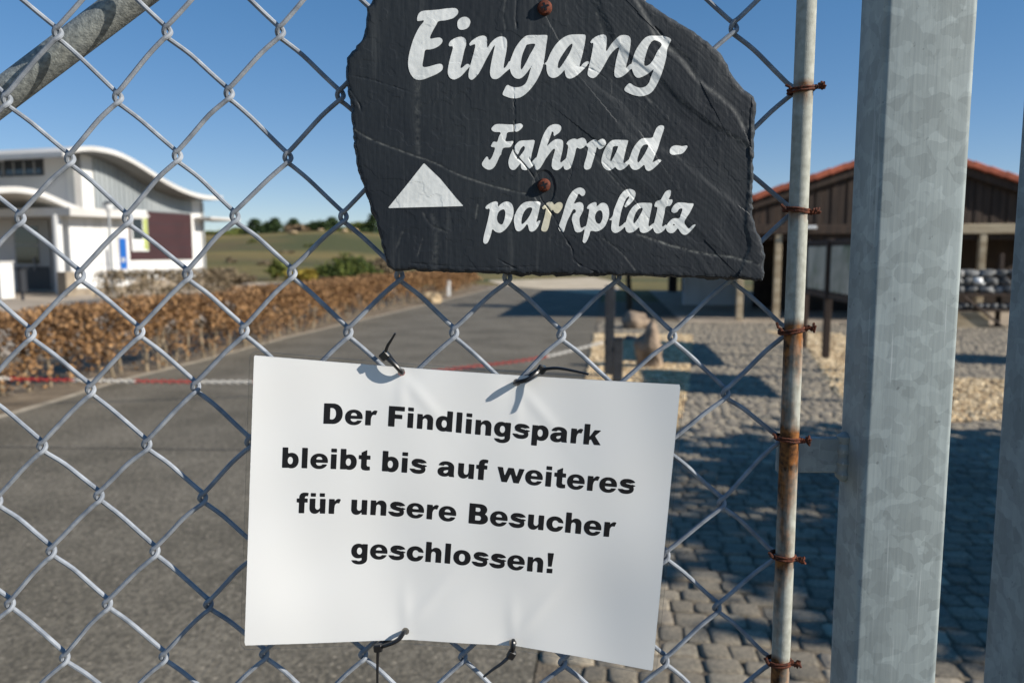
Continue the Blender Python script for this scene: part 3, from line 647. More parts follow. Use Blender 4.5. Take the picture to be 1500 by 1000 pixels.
e1 = nz((u_ + warp) / 9, v_ / 80, 12); e2 = nz((u_ + warp * .5) / 4.5, v_ / 45, 15)
hh += wr * (.00010 * np.abs(f1) + .00006 * f2) + (1 - wr) * (.00006 * e1 + .00004 * e2)
hh += .00006 * nz(u_ / 7, v_ / 7, 21)
fl = nz(u_ / 120, v_ / 95, 61) + .35 * nz(u_ / 30, v_ / 24, 62) + .12 * nz(u_ / 8, v_ / 8, 63)     # thin flakes broken off the face
hh += .00011 * sst(-.02, .02, fl - .22) + .00010 * sst(-.02, .02, fl + .25)
st = nz(along / 160, (acr + warp) / 34, 31)
hh += wr * .00035 * st
# ledges: one side stands proud of the other
for pl, hgt, wd, vn in (
    ([(868,-20),(885,25),(903,62),(925,85),(962,112),(1000,150),(1040,180),(1075,200),(1108,222)], -.0011, 5, .35),
    ([(925,-10),(948,28),(962,55),(995,85),(1020,115),(1045,135),(1078,165),(1090,190)], .0012, 5, .45),
    ([(960,45),(985,70),(1003,80),(1012,95),(1024,118)], -.0006, 4, .3),
    ([(820,62),(850,110),(905,150),(935,190)], .0005, 6, .05),
    ([(885,215),(905,232),(925,260),(960,290),(1000,320),(1030,350)], -.0007, 6, .1),
    ([(905,180),(930,205),(985,225),(1030,262),(1080,300)], .0006, 6, .06),
    ([(1098,230),(1096,290),(1092,330),(1098,360),(1085,395)], -.0016, 4, .4)):
    pl = catmull(pl, 4); d, s = line_dist(p_, pl); q = sst(-wd, wd, d * s); fade = np.exp(-(d / 70) ** 2)
    hh += .6 * hgt * (q - .5) * fade; vein_lit_rim[ii] = np.maximum(vein_lit_rim[ii], vn * np.exp(-(d / 2.2) ** 2))
for pl, amp, w in (
    ([(516,188),(545,205),(590,222),(640,240),(672,256),(720,272),(770,284)], .8, 1.2), ([(935,343),(965,354),(1000,364),(1040,373),(1075,377),(1112,388)], 1.0, 1.6),
    ([(905,70),(930,120),(955,150)], .35, 1.5), ([(612,100),(611,160),(613,225)], .3, 4), ([(635,315),(640,350),(637,390)], .25, 4), ([(620,312),(632,330),(655,340)], .35, 1.4),
    ([(735,50),(738,70)], .4, 1.2), ([(742,-5),(738,20),(741,45)], .4, 1.2), ([(875,20),(890,75)], .4, 2), ([(855,215),(880,240),(915,280)], .3, 1.2), ([(885,350),(910,370),(930,395)], .5, 1.0),
    ([(700,300),(697,320)], .5, 1.2), ([(590,340),(582,362)], .4, 1.2), ([(620,350),(612,375)], .4, 1), ([(1078,165),(1090,185),(1104,182)], .3, 2)):
    d, s = line_dist(p_, catmull(pl, 4)); a = amp * np.exp(-(d / w) ** 2); vein_lit_rim[ii] = np.maximum(vein_lit_rim[ii], a); hh -= .00012 * np.exp(-(d / (w * 1.5)) ** 2)
for pl, dep, w in (
    ([(752,128),(754,180),(753,222),(770,243),(783,262),(792,290),(808,312),(824,342),(838,365),(842,382),(862,394),(880,402)], .0011, 1.5), ([(757,0),(756,25),(757,42)], .0018, 2.2),
    ([(510,110),(540,116),(570,125),(600,135)], .0006, 1.8), ([(508,125),(525,150),(530,165)], .0010, 2), ([(845,98),(868,102),(888,115)], .0009, 1.4), ([(960,40),(972,55)], .0016, 2),
    ([(830,232),(838,250),(832,270),(850,290)], .0005, 1.4), ([(870,225),(905,260),(950,320)], .0005, 1.6), ([(775,232),(785,250),(790,262)], .0008, 1.4), ([(600,385),(700,392),(790,390)], .0006, 1.8), ([(730,380),(745,388),(760,395)], .0008, 1.6)):
    d, s = line_dist(p_, catmull(pl, 4)); brk = .35 + .65 * sst(-.15, .2, nz(u_ / 16, v_ / 16, 77)); d = d + 1.6 * nz(u_ / 6, v_ / 6, 55)
    hh -= .42 * dep * brk * np.exp(-(d / (w * .7)) ** 2)
# a flake round the lower screw
d = np.hypot((u_ - 797) / 17, (v_ - 275) / 26); hh -= .0006 * sst(1.05, .9, d)
# broken rim
sdn = sd[ii]; rim = 2.6 + 3.4 * nz(u_ / 14, v_ / 14, 41); rim = np.maximum(rim, 1)
hh -= .0055 * (1 - sst(0, 1, sdn / rim)) ** 1.6 + .0004 * (1 - sst(0, 1, sdn / (rim * 2.6)))
vein_lit_rim[ii] = np.maximum(vein_lit_rim[ii], .25 * (1 - sst(0, 1, sdn / rim)) * (u_ > 900))  # right rim paled as well: sunlit edge painted in
h[ii] = hh
YS = .5385; YSB = .5512
front = pxnp(U, Vp, YS - h)
sign = thing('slate_sign', 'rough black slate sign with white painted script fixed to the mesh', 'sign', loc=(PY(800, 400, YSB).x, YSB, PY(800, 400, YSB).z))
V, F, (VA,) = march(front, TR, sd, (vein_lit_rim,))
# side walls and back
cnt = {}
for f in F:
    for a, b in ((f[0], f[1]), (f[1], f[2]), (f[2], f[0])):
        if (b, a) in cnt: del cnt[(b, a)]
        else: cnt[(a, b)] = 1
nxt = {a: b for a, b in cnt}; n0 = len(V); s0 = next(iter(nxt)); loop = [s0]
while nxt[loop[-1]] != s0 and len(loop) < 9000: loop.append(nxt[loop[-1]])
cx_, cz_ = np.mean([V[i][0] for i in loop]), np.mean([V[i][2] for i in loop]); bidx = {}; midx = {}
for i in loop:
    q = Vector(V[i]); j = mnoise.noise(q * 90) * .0016; dv = Vector((q.x - cx_, 0, q.z - cz_)).normalized()
    midx[i] = len(V); V.append(tuple(q * 1 + dv * (j + .0006) + Vector((0, (YSB - q.y) * .5, 0)))); VA.append(.15)
    bidx[i] = len(V); V.append((q.x + dv.x * (-j * .5), YSB, q.z + dv.z * (-j * .5))); VA.append(0)
for i, j in zip(loop, loop[1:] + loop[:1]): F.append((j, i, midx[i], midx[j])); F.append((midx[j], midx[i], bidx[i], bidx[j]))
F.append(tuple(bidx[i] for i in loop))
o = mesh_obj('stone_plate', V, F, M_slate); put(o, sign)
a = o.data.attributes.new('vein_lit_rim', 'FLOAT', 'POINT'); a.data.foreach_set('value', VA)
# painted lettering, traced letter by letter (outline, holes) in enlarged-crop coordinates
Z1 = (590, 0, 6.667); Z2 = (790, 0, 6.667); Z3 = (700, 170, 9.375); Z4 = (850, 170, 9.375); Z5 = (700, 270, 9.375); Z6 = (860, 270, 9.375)
W1 = [
(Z1, '140,190 150,145 180,115 230,105 330,98 430,85 510,82 540,105 535,140 490,180 420,200 350,210 330,240 290,310 265,378 320,372 365,370 388,395 375,430 330,465 270,485 220,492 205,560 192,640 215,658 280,645 340,628 378,628 392,655 380,690 330,725 260,755 190,780 130,778 90,745 62,690 52,620 60,540 80,460 110,370 160,270 210,205 175,205 145,208'),
(Z1, '532,230 545,195 580,170 620,168 652,190 660,220 645,262 610,288 565,293 540,275'),
(Z1, '450,430 470,400 510,375 555,362 595,368 615,395 618,440 600,500 578,600 562,668 590,655 620,630 645,628 650,650 620,690 575,740 530,770 490,778 455,755 440,715 445,650 465,560 490,460 455,455'),
(Z1, '648,435 670,405 715,372 765,352 805,355 822,385 825,470 860,420 910,375 960,358 1000,370 1018,410 1012,500 995,590 985,665 1010,650 1040,600 1058,615 1060,655 1000,710 950,755 910,775 870,765 852,720 858,650 875,560 900,440 860,500 810,590 775,660 740,720 700,765 670,782 645,760 645,700 665,620 690,530 708,440 680,440 660,450'),
(Z1, '1050,600 1070,540 1100,470 1150,400 1200,355 1250,345 1330,345 1405,345 1412,370 1400,450 1385,560 1365,660 1330,745 1280,830 1210,910 1140,955 1070,962 1010,945 975,925 990,880 1020,832 1060,848 1110,855 1160,845 1200,815 1225,760 1245,690 1265,630 1220,700 1170,755 1125,772 1080,750 1050,690|1215,438 1290,430 1280,470 1240,540 1200,620 1155,685 1155,600 1170,530 1195,470'),
(Z2, '45,628 75,600 110,520 160,440 220,380 290,345 370,338 440,340 453,355 445,420 425,520 390,660 430,620 470,600 482,615 450,660 400,710 350,750 300,770 265,755 250,710 250,680 215,720 170,755 125,762 90,740 72,690 68,635|322,425 280,460 230,530 190,600 180,660 200,665 240,610 290,530 320,460'),
(Z2, '500,410 530,375 580,348 630,340 655,360 658,420 650,510 690,450 740,390 790,350 840,345 880,360 893,400 885,480 868,570 845,665 880,635 905,625 915,650 880,690 830,735 780,760 745,755 732,720 740,650 755,570 780,470 745,480 690,540 650,610 610,680 560,745 520,765 480,745 472,710 490,630 510,540 528,425 505,428'),
(Z2, '900,650 910,590 935,510 975,440 1030,375 1080,352 1150,352 1220,355 1285,385 1270,430 1250,480 1240,560 1215,660 1180,760 1130,860 1080,915 1010,940 950,938 880,915 830,882 850,840 885,815 925,840 975,858 1030,850 1070,810 1095,740 1120,675 1070,715 1010,750 960,762 925,730|1110,398 1160,405 1195,440 1150,510 1110,590 1070,635 1030,645 1025,600 1045,520 1070,450')]
W2 = [
(Z3, '185,185 205,145 250,115 330,112 430,118 520,115 580,103 615,125 615,150 580,190 540,215 470,218 405,230 390,290 378,345 440,348 488,345 465,400 440,430 350,440 325,500 320,530 300,550 270,620 230,695 180,735 130,735 80,705 55,665 75,615 120,558 140,570 155,610 190,570 215,510 235,435 180,425 195,380 220,352 265,355 290,280 315,225 230,220'),
(Z3, '420,640 430,580 455,510 490,440 540,370 590,340 680,335 770,330 780,345 765,420 740,520 725,635 760,610 800,570 815,590 790,640 750,690 690,735 640,745 600,725 590,680 585,650 545,700 510,735 470,740 435,710|635,412 595,440 560,510 535,580 530,610 560,570 610,510 645,450'),
(Z3, '780,690 790,620 815,540 845,430 880,310 920,220 970,150 1030,118 1090,115 1135,135 1145,175 1120,225 1080,255 1042,278 1040,230 1020,210 1000,270 970,350 945,425 1000,365 1060,325 1110,318 1160,335 1172,380 1165,460 1145,550 1130,640 1180,610 1215,580 1220,610 1180,670 1130,725 1080,745 1035,730 1015,690 1020,620 1040,540 1060,460 1035,455 980,520 930,590 890,660 850,720 810,742 785,725'),
(Z3, '1215,385 1240,345 1290,318 1340,312 1358,325 1390,312 1440,300 1480,325 1492,370 1475,410 1440,440 1400,452 1355,440 1330,540 1300,640 1275,710 1225,740 1190,730 1180,690 1200,620 1225,520 1240,405 1218,400'),
(Z4, '85,400 110,370 160,335 210,322 235,345 280,320 315,315 345,340 352,380 330,420 290,450 260,458 228,430 215,480 190,570 165,650 145,710 110,735 70,735 50,700 60,640 90,540 110,420 90,425'),
(Z4, '290,620 300,560 330,470 380,385 430,340 480,328 570,330 655,335 655,360 635,430 610,530 590,650 640,620 680,590 690,620 650,680 590,730 540,745 500,725 480,700 435,735 385,750 340,725 305,680|450,425 495,415 520,420 490,500 455,570 415,635 412,590 435,500'),
(Z4, '670,600 690,540 720,460 770,380 830,320 880,305 985,300 1010,250 1045,170 1090,132 1140,135 1152,165 1130,240 1100,330 1070,430 1035,520 1000,610 985,645 1030,620 1070,598 1115,605 1090,640 1040,690 980,740 930,755 895,725 880,670 840,700 800,730 745,742 700,715 675,660|870,400 930,395 925,440 890,510 840,590 790,645 785,590 805,520 830,450'),
(Z4, '1228,485 1240,440 1285,408 1340,405 1400,415 1470,405 1465,440 1430,490 1390,520 1320,530 1270,535 1235,515')]
W3_ = [
(Z5, '105,315 130,285 190,250 250,235 275,255 272,320 310,275 370,242 420,240 465,270 488,330 488,410 465,490 420,570 360,635 300,665 240,650 200,615 180,690 150,770 125,810 90,815 73,780 85,700 110,600 140,480 165,340 130,340 108,335|340,345 365,350 378,400 365,480 340,545 310,550 275,520 262,460 275,400 300,365'),
(Z5, '495,500 505,430 540,350 590,285 640,250 700,235 790,235 850,242 860,260 845,340 825,430 805,520 855,488 850,530 820,590 780,635 735,650 705,630 680,545 640,590 590,635 550,645 515,610|690,322 745,325 735,380 700,450 650,515 605,550 597,510 610,440 640,370'),
(Z5, '1105,600 1130,520 1160,430 1195,310 1230,210 1280,120 1340,65 1400,45 1450,62 1475,100 1465,145 1435,162 1405,145 1385,125 1355,190 1315,270 1370,248 1420,250 1450,290 1445,360 1415,425 1395,470 1400,540 1420,600 1470,575 1490,560 1470,600 1420,650 1360,660 1330,630 1310,560 1290,480 1310,410 1340,390 1345,355 1310,345 1270,420 1230,500 1200,590 1180,650 1140,655'),
(Z6, '5,305 50,265 110,245 132,265 130,310 180,265 230,255 275,280 298,340 302,420 280,500 240,580 180,630 120,648 50,640 30,700 0,770 -30,805 -60,790 -55,740 -35,640 0,520 30,340 0,345|150,365 190,360 212,400 210,470 185,530 150,542 120,510 108,450 120,400'),
(Z6, '310,480 350,435 370,350 405,260 450,160 510,90 570,65 625,75 662,105 662,160 635,220 580,280 525,318 515,295 550,230 580,180 570,165 535,200 500,280 470,370 450,470 435,580 480,560 525,520 535,545 500,600 450,645 390,668 350,650 330,610 335,550 340,490 312,500'),
(Z6, '525,560 540,490 570,400 620,320 680,270 740,255 830,255 888,262 890,300 875,380 855,480 842,580 890,550 925,530 930,560 890,610 830,655 770,668 730,650 720,610 718,580 680,620 630,655 570,665 535,640 525,600|715,335 765,330 745,390 700,470 650,535 635,530 640,470 670,390'),
(Z6, '925,285 950,235 1010,212 1040,160 1080,100 1135,78 1152,100 1145,150 1120,210 1168,208 1170,245 1140,295 1080,310 1065,390 1045,480 1030,580 1080,555 1095,570 1060,625 1010,665 960,675 925,650 910,600 920,530 945,430 965,320 930,310'),
(Z6, '1158,350 1180,305 1230,258 1300,250 1400,262 1462,265 1450,310 1410,390 1370,450 1335,520 1360,570 1395,608 1440,570 1480,548 1490,560 1460,600 1410,655 1360,692 1310,685 1270,640 1245,605 1200,655 1150,672 1105,650 1085,610 1095,560 1140,500 1190,468 1265,465 1285,420 1310,345 1290,330 1260,345 1235,380 1190,395 1160,375|1178,555 1192,541 1206,555 1192,569')]
WR_ = [(Z5, '880,325 905,295 950,255 1000,240 1030,250 1045,280 1100,248 1145,250 1165,280 1160,320 1130,370 1090,402 1050,380 1025,340 1010,420 990,500 970,590 940,645 890,645 870,620 890,530 915,440 935,330 900,345')]
AR = [((0, 0, 1), '621,239 645,262 668,290 679,302 640,303 600,304 568,305 595,272')]
paintP = pxnp(U, Vp, YS - h - .00022)
def painted(name, glyphs, m, label, sm=True):
    f = np.full(len(U), -9.0)
    for (ox, oy, sc), s in glyphs:
        rings = [np.array([[float(q) for q in w.split(',')] for w in part.split()]) / sc + (ox, oy) for part in s.split('|')]
        lo = rings[0].min(0) - 5; hi = rings[0].max(0) + 5
        k = np.where((U > lo[0]) & (U < hi[0]) & (Vp > lo[1]) & (Vp < hi[1]))[0]; g = None
        for n, rn in enumerate(rings):
            q = poly_sdf(pp[k], catmull(rn, 4, True) if sm else rn); g = q if n == 0 else np.minimum(g, -q)
        f[k] = np.maximum(f[k], g)
    # paint is worn where cracks and chips run through it
    dcrack, _ = line_dist(pp, [(753, 180), (753, 222), (770, 243), (783, 262), (792, 290), (808, 312), (824, 342)])
    f = np.minimum(f, dcrack - .9)
    V, F, _a = march(paintP, TR, f); o = mesh_obj(name, V, F, m); put(o, sign); tag(o, label); return o
painted('painted_word', W1, M_paint, 'white painted word Eingang')
painted('painted_word', W2, M_paint, 'white painted word Fahrrad-')
painted('painted_word', W3_, M_paint, 'white painted word parkplatz')
painted('painted_letter', WR_, M_paint_stain, 'rust stained letter r below the screw')
painted('painted_arrow', AR, M_paint, 'white painted triangle pointing up', False)
def screw(u, v, rpx, mm):
    c = PY(u, v, YS - .0016); r = rpx * YS / FPX; mb = MB(); V = []; F = []; n = 20
    for rr_, d in ((1.0, .0022), (1.0, .0004), (.82, -.0012), (.45, -.0019), (.0, -.002)):
        for k in range(n): t = 2 * math.pi * k / n; V.append((c.x + r * rr_ * math.cos(t), c.y + d, c.z + r * rr_ * math.sin(t)))
    for q in range(4):
        for k in range(n): F.append((q * n + k, q * n + (k + 1) % n, q * n + n + (k + 1) % n, q * n + n + k))
    mb.add(V, F); o = mb.build('screw', mm, sign, True)
    mb = MB(); a = R(20)
    for ang in (a, a + math.pi / 2):
        e = Vector((math.cos(ang), 0, math.sin(ang))); f = Vector((-math.sin(ang), 0, math.cos(ang)))
        mb.box(c + Vector((0, -.0016, 0)) + Vector((0, .0001, 0)) * (ang > a), (r * 1.05, .0011, r * .26), (e, Vector((0, 1, 0)), f))
    mb.build('screw_slot', M_ink, o)
screw(798, 11, 10.5, M_screw); screw(797, 271, 9.5, M_screw)

# ================================================================== paper notice
TL, TRc, BRc, BLc = np.array([372, 520.]), np.array([997, 563.]), np.array([956, 982.]), np.array([358, 945.])
bot_x = [0, .16, .34, .405, .54, .665, .82, 1]; bot_d = [0, -9, -20, -23.5, -23, -24, -14, 0]
def paper_px_of(s, t):
    s = np.asarray(s, float); t = np.asarray(t, float)
    top_ = TL + (TRc - TL) * s[..., None]; bo = BLc + (BRc - BLc) * s[..., None]
    top_ = top_ + np.stack([0 * s, 3 * np.sin(np.pi * s)], -1)
    bo = bo + np.stack([0 * s, np.interp(s, bot_x, bot_d)], -1)
    return top_ + (bo - top_) * t[..., None]
HOLES = [(588, 545), (757, 560), (594, 924), (751, 941)]
def paper_y(u, v):
    """depth of the sheet: held at the four ties, edges curling towards the viewer"""
    s = (u - 365) / 625; t = (v - 530) / 420
    y = .5512 - .0105 * (np.abs(s - .50) / .5) ** 2.0 - .0030 * sst(.5, 1.15, t) * (1 - sst(.1, .45, s)) - .0025 * sst(.7, 1.1, s) * sst(.3, 1, t)
    y = y - .0016 * np.sin(np.pi * np.clip(t, 0, 1)) * np.exp(-((s - .5) / .3) ** 2)
    for (hu, hv), sg in zip(HOLES, (1, 1, -1, -1)):
        du = u - hu; dv = (v - hv) * sg
        y = y - .00028 * np.exp(-(du / 9) ** 2) * np.exp(-((dv - 30) / 34) ** 2) * (dv > -20) + .0005 * np.exp(-(du ** 2 + dv ** 2) / 500)
        y = y - .0003 * np.exp(-((du - dv * .8) / 12) ** 2) * np.exp(-((dv - 40) / 40) ** 2)
    y = y + .0005 * np.sin((u * .7 + v * .5) / 38) * sst(.4, 1, t)
    y = y + .0010 * np.sin(u / 83 + 1.2 * np.sin(v / 97)) * np.sin(v / 71 + u / 210) + .00035 * np.sin(u / 29 + v / 47) * np.sin(v / 33 - u / 90)
    return y
S_, T_ = np.meshgrid(np.linspace(-.03, 1.03, 190), np.linspace(-.04, 1.04, 130)); nS = 190
pq = paper_px_of(S_.ravel(), T_.ravel()); s1, t1 = S_.ravel(), T_.ravel()
q = np.arange(190 * 130).reshape(130, 190); a, b, c, d = q[:-1, :-1].ravel(), q[:-1, 1:].ravel(), q[1:, 1:].ravel(), q[1:, :-1].ravel()
TP = np.concatenate([np.stack([a, d, c], 1), np.stack([a, c, b], 1)])
P3 = pxnp(pq[:, 0], pq[:, 1], paper_y(pq[:, 0], pq[:, 1]))
rect = np.minimum(np.minimum(s1, 1 - s1) * 615, np.minimum(t1, 1 - t1) * 420)
hole = np.min([np.hypot(pq[:, 0] - x, pq[:, 1] - y) for x, y in HOLES], 0) - 5.6
notice = thing('paper_notice', 'laminated white paper notice with black German text tied to the mesh', 'notice', loc=tuple(PY(660, 960, .551)))
V, F, _a = march(P3, TP, np.minimum(rect, hole)); V = np.array(V)
nb = len(V); F2 = [tuple(i + nb for i in reversed(f)) for f in F]
o = mesh_obj('paper_sheet', V.tolist() + (V + np.array([0, .0005, 0])).tolist(), F + F2, M_paper, smooth=True); put(o, notice)
dx = np.maximum(np.abs(s1 - .5) * 615 - 307.5 + 3, 0); dy = np.maximum(np.abs(t1 - .5) * 420 - 210 + 3, 0)
film = 9.0 - np.hypot(dx, dy)
V, F, _a = march(P3, TP, np.minimum(np.minimum(film, .3 - rect), hole)); o = mesh_obj('lamination_film', V, F, M_film, smooth=True); put(o, notice)
ring = []
for k in range(64 * 4):
    t_ = k / 256 * 2 * math.pi; c_, s_ = math.cos(t_), math.sin(t_); w_, h_ = 313.5, 216.0; r_ = 11
    kk = min(w_ / max(abs(c_), 1e-6), h_ / max(abs(s_), 1e-6)); x_, y_ = c_ * kk, s_ * kk
    ox, oy = abs(x_) - (w_ - r_), abs(y_) - (h_ - r_)
    if ox > 0 and oy > 0:
        l_ = math.hypot(ox, oy); x_ = math.copysign(w_ - r_ + ox / l_ * r_, x_); y_ = math.copysign(h_ - r_ + oy / l_ * r_, y_)
    q_ = paper_px_of(np.array([.5 + x_ / 615]), np.array([.5 + y_ / 420]))[0]; ring.append((q_[0], q_[1]))
ring.append(ring[0]); rg_ = np.array(ring); mb = MB(); mb.tube(pxnp(rg_[:, 0], rg_[:, 1], paper_y(rg_[:, 0], rg_[:, 1])).tolist(), .00016, 5, False); mb.build('film_edge', M_film, notice, True)
# printed text: heavy grotesque letters built as shapes, laid on the sheet
def g_rect(X, Y, x0, y0, x1, y1): return np.minimum(np.minimum(X - x0, x1 - X), np.minimum(Y - y0, y1 - Y))
def g_ell(X, Y, cx, cy, rx, ry, p=2.15):
    q = (np.abs(X - cx) / rx) ** p + (np.abs(Y - cy) / ry) ** p; return (1 - q ** (1 / p)) * min(rx, ry)
def g_poly(X, Y, pts): return poly_sdf(np.stack([X, Y], 1), np.array(pts, float))
def g_str(X, Y, pts, hw): d, _ = line_dist(np.stack([X, Y], 1), catmull(np.array(pts, float), 5)); return hw - d
mx_ = lambda *a: np.maximum.reduce(a); mn_ = lambda *a: np.minimum.reduce(a)
def glyph(ch, X, Y):
    r = lambda *a: g_rect(X, Y, *a); e = lambda *a: g_ell(X, Y, *a); pl = lambda *a: g_poly(X, Y, a)
    if ch == 'i': return mx_(r(68, 0, 264, 519), r(68, 583, 264, 716))
    if ch == 'l': return r(68, 0, 264, 716)
    if ch in 'nh':
        arch = mn_(mx_(mn_(r(240, -5, 612, 335), Y), mn_(e(425, 330, 187, 201), Y - 320)), -mx_(r(256, -60, 414, 285), e(335, 285, 79, 98)))
        return mx_(r(62, 0, 256, 716) if ch == 'h' else r(62, 0, 246, 519), arch)
    if ch in 'uü':
        X2, Y2 = 674 - X, 519 - Y; f = glyph('n', X2, Y2)
        return f if ch == 'u' else mx_(f, r(90, 588, 268, 716), r(400, 588, 578, 716))
    if ch == 'r': return mx_(r(62, 0, 256, 519), pl((240, 200), (240, 420), (262, 430), (300, 492), (355, 528), (410, 532), (472, 512), (415, 366), (375, 378), (330, 374), (292, 345), (268, 290), (256, 200)))
    if ch == 'd': return mn_(mx_(r(410, 0, 606, 716), mn_(e(288, 259, 250, 272), 470 - X)), -e(326, 259, 88, 128))
    if ch == 'b': return glyph('d', 667 - X, Y)
    if ch == 'p': return mn_(mx_(r(62, -197, 258, 519), mn_(e(382, 259, 250, 272), X - 200)), -e(342, 259, 88, 128))
    if ch == 'g':
        hook = mn_(e(326, -5, 280, 205), -mn_(e(310, 20, 115, 108), 500 - X), 60 - Y); hook = mn_(hook, -mn_(260 - X, Y + 62)); hook = mn_(hook, -r(200, -60, 412, 90))
        return mx_(mn_(mx_(r(416, -20, 606, 519), mn_(e(288, 268, 250, 262), 470 - X)), -e(326, 268, 88, 122)), hook)
    if ch == 'a':
        arch = mn_(e(322, 330, 272, 201), -e(312, 325, 92, 82), Y - 330); arch = mn_(arch, -mn_(250 - X, 366 - Y))
        bowl = mn_(e(250, 158, 222, 172), 470 - X)
        body = mx_(r(398, 60, 594, 345), bowl, pl((398, 120), (594, 120), (600, 50), (618, 0), (432, 0), (412, 40)), pl((250, 328), (410, 350), (410, 250), (250, 260)))
        return mx_(arch, mn_(body, -pl((396, 236), (330, 218), (262, 200), (232, 165), (240, 125), (290, 108), (350, 128), (388, 170))))
    if ch == 'e':
        f = e(333, 259, 303, 272)
        f = mn_(f, -mn_(e(336, 312, 105, 105), Y - 318)); f = mn_(f, -mn_(e(345, 205, 118, 100), 208 - Y)); return mn_(f, -r(345, 158, 720, 208))
    if ch == 's':
        f = g_str(X, Y, [(545, 330), (500, 400), (410, 442), (310, 452), (200, 440), (140, 382), (180, 318), (300, 282), (430, 250), (482, 190), (470, 118), (390, 78), (300, 68), (190, 80), (110, 130), (60, 210)], 72)
        f = mn_(f, -pl((440, 368), (700, 420), (700, 290), (440, 340))); f = mn_(f, -pl((700, 300), (600, 300), (440, 345), (425, 370), (600, 385)))
        f = mn_(f, -pl((-40, 300), (-40, 165), (205, 165), (215, 200), (160, 240))); return mn_(f, 532 - Y, Y + 12)
    if ch == 'k': return mx_(r(62, 0, 258, 716), pl((240, 240), (415, 519), (650, 519), (440, 308), (240, 130)), pl((300, 290), (420, 345), (665, 0), (435, 0), (300, 215)))
    if ch == 't': return mx_(pl((112, 80), (112, 612), (306, 716), (306, 80)), r(22, 375, 425, 519), pl((112, 160), (118, 70), (165, 8), (260, -12), (350, -10), (428, 6), (418, 140), (370, 132), (325, 140), (306, 175)))
    if ch == 'f': return mx_(r(92, 0, 288, 519), r(10, 378, 392, 519), pl((92, 500), (100, 612), (145, 690), (225, 726), (325, 728), (418, 716), (396, 598), (340, 604), (302, 590), (288, 540), (288, 500)))
    if ch == 'w': return pl((5, 519), (195, 519), (270, 215), (378, 519), (566, 519), (676, 215), (752, 519), (940, 519), (770, 0), (584, 0), (472, 310), (360, 0), (174, 0))
    if ch == 'D': return mn_(mx_(r(74, 0, 400, 716), mn_(e(385, 358, 340, 358), X - 300)), -mx_(r(296, 160, 370, 556), mn_(e(355, 358, 142, 198), X - 300)))
    if ch == 'F': return mx_(r(74, 0, 296, 716), r(74, 558, 623, 716), r(74, 284, 550, 433))
    if ch == 'B': return mn_(mx_(r(74, 0, 440, 716), mn_(e(430, 520, 262, 196), X - 300), mn_(e(450, 203, 288, 203), X - 300)), -mx_(r(295, 440, 400, 580), mn_(e(396, 510, 66, 70), X - 350)), -mx_(r(295, 135, 420, 300), mn_(e(416, 217, 80, 82), X - 350)))
    if ch == 'c': return mn_(e(328, 259, 296, 272), -e(345, 259, 108, 130), -pl((345, 259), (420, 325), (720, 300), (720, 215), (430, 190)))
    if ch == 'o': return mn_(e(333, 259, 303, 272), -e(333, 259, 103, 138))
    if ch == '!': return mx_(pl((72, 716), (290, 716), (245, 232), (118, 232)), r(82, 0, 282, 160))
ADV = dict(D=778, B=778, F=667, r=444, i=333, l=333, t=444, f=400, w=944, s=611, c=630)
ADV['!'] = 333; ADV[' '] = 333
LINES = [('Der Findlingspark', 473, 878, [(473, 620), (572, 624), (630, 629), (670, 633.5), (760, 642), (852, 650), (880, 652.5)]),
         ('bleibt bis auf weiteres', 413, 928, [(413, 684.5), (540, 688), (562, 690), (612, 693), (702, 702.4), (734, 705), (800, 712), (860, 718), (928, 724)]),
         ('für unsere Besucher', 436, 898, [(436, 751), (486, 752), (555, 754), (626, 759.7), (686, 766), (833, 779.7), (884, 785.5), (898, 787)]),
         ('geschlossen!', 515, 809, [(515, 817), (557, 818.5), (633, 822.6), (656, 825), (780, 836.6), (809, 840)])]
for txt, x0, x1, bl in LINES:
    bx = [p[0] for p in bl]; by = [p[1] for p in bl]
    bsm = lambda u: np.mean([np.interp(u + k, bx, by) for k in (-24, -12, 0, 12, 24)], 0)
    tot = sum(ADV.get(c, 667) for c in txt) - 110; sc = (x1 - x0) / tot
    Ug, Vg, Tg = grid(x0 - 6, x1 + 8, min(by) - 40, max(by) + 16, 1.0)
    yp = bsm(Ug) - Vg; s = (Ug - 365) / 620; lean = .033 + .065 * s
    X = (Ug - lean * yp - x0) / sc + 60; Y = yp / (sc * .985)
    f = np.full(len(Ug), -50.0); pen = 0
    for ch in txt:
        a = ADV.get(ch, 667)
        if ch != ' ':
            k = np.where((X > pen - 60) & (X < pen + a + 60))[0]; f[k] = np.maximum(f[k], glyph(ch, X[k] - pen, Y[k]))
        pen += a
    V, F, _a = march(pxnp(Ug, Vg, paper_y(Ug, Vg) - .00007), Tg, f)
    o = mesh_obj('printed_line', V, F, M_ink); put(o, notice); tag(o, 'black printed line reading ' + txt)

# cable ties through the punched holes
def tie(name, label, path, head, tail, hw=.0016):
    t = thing(name, label, 'cable tie', 'cable ties holding the notice', loc=tuple(PY(head[0], head[1], .546)))
    mb = MB(); C = catmull(path, 6); P = pxnp(C[:, 0], C[:, 1], C[:, 2]); mb.tube(P.tolist(), hw, 8); mb.build('strap', M_tie, t, True)
    c = PY(*head); mb = MB(); ang = head_ang
    e = Vector((math.cos(ang), 0, math.sin(ang))); mb.box(c, (.0062, .0050, .0056), (e, Vector((0, 1, 0)), Vector((-e.z, 0, e.x))), bev=.0008); mb.build('head', M_tie, t)
    mb = MB(); C = catmull(tail, 6); P = pxnp(C[:, 0], C[:, 1], C[:, 2]); n = len(P); mb.tube(P.tolist(), [hw * (.85 - .4 * i / n) for i in range(n)], 6); mb.build('tail', M_tie, t, True)
yh = .5505
head_ang = R(40)
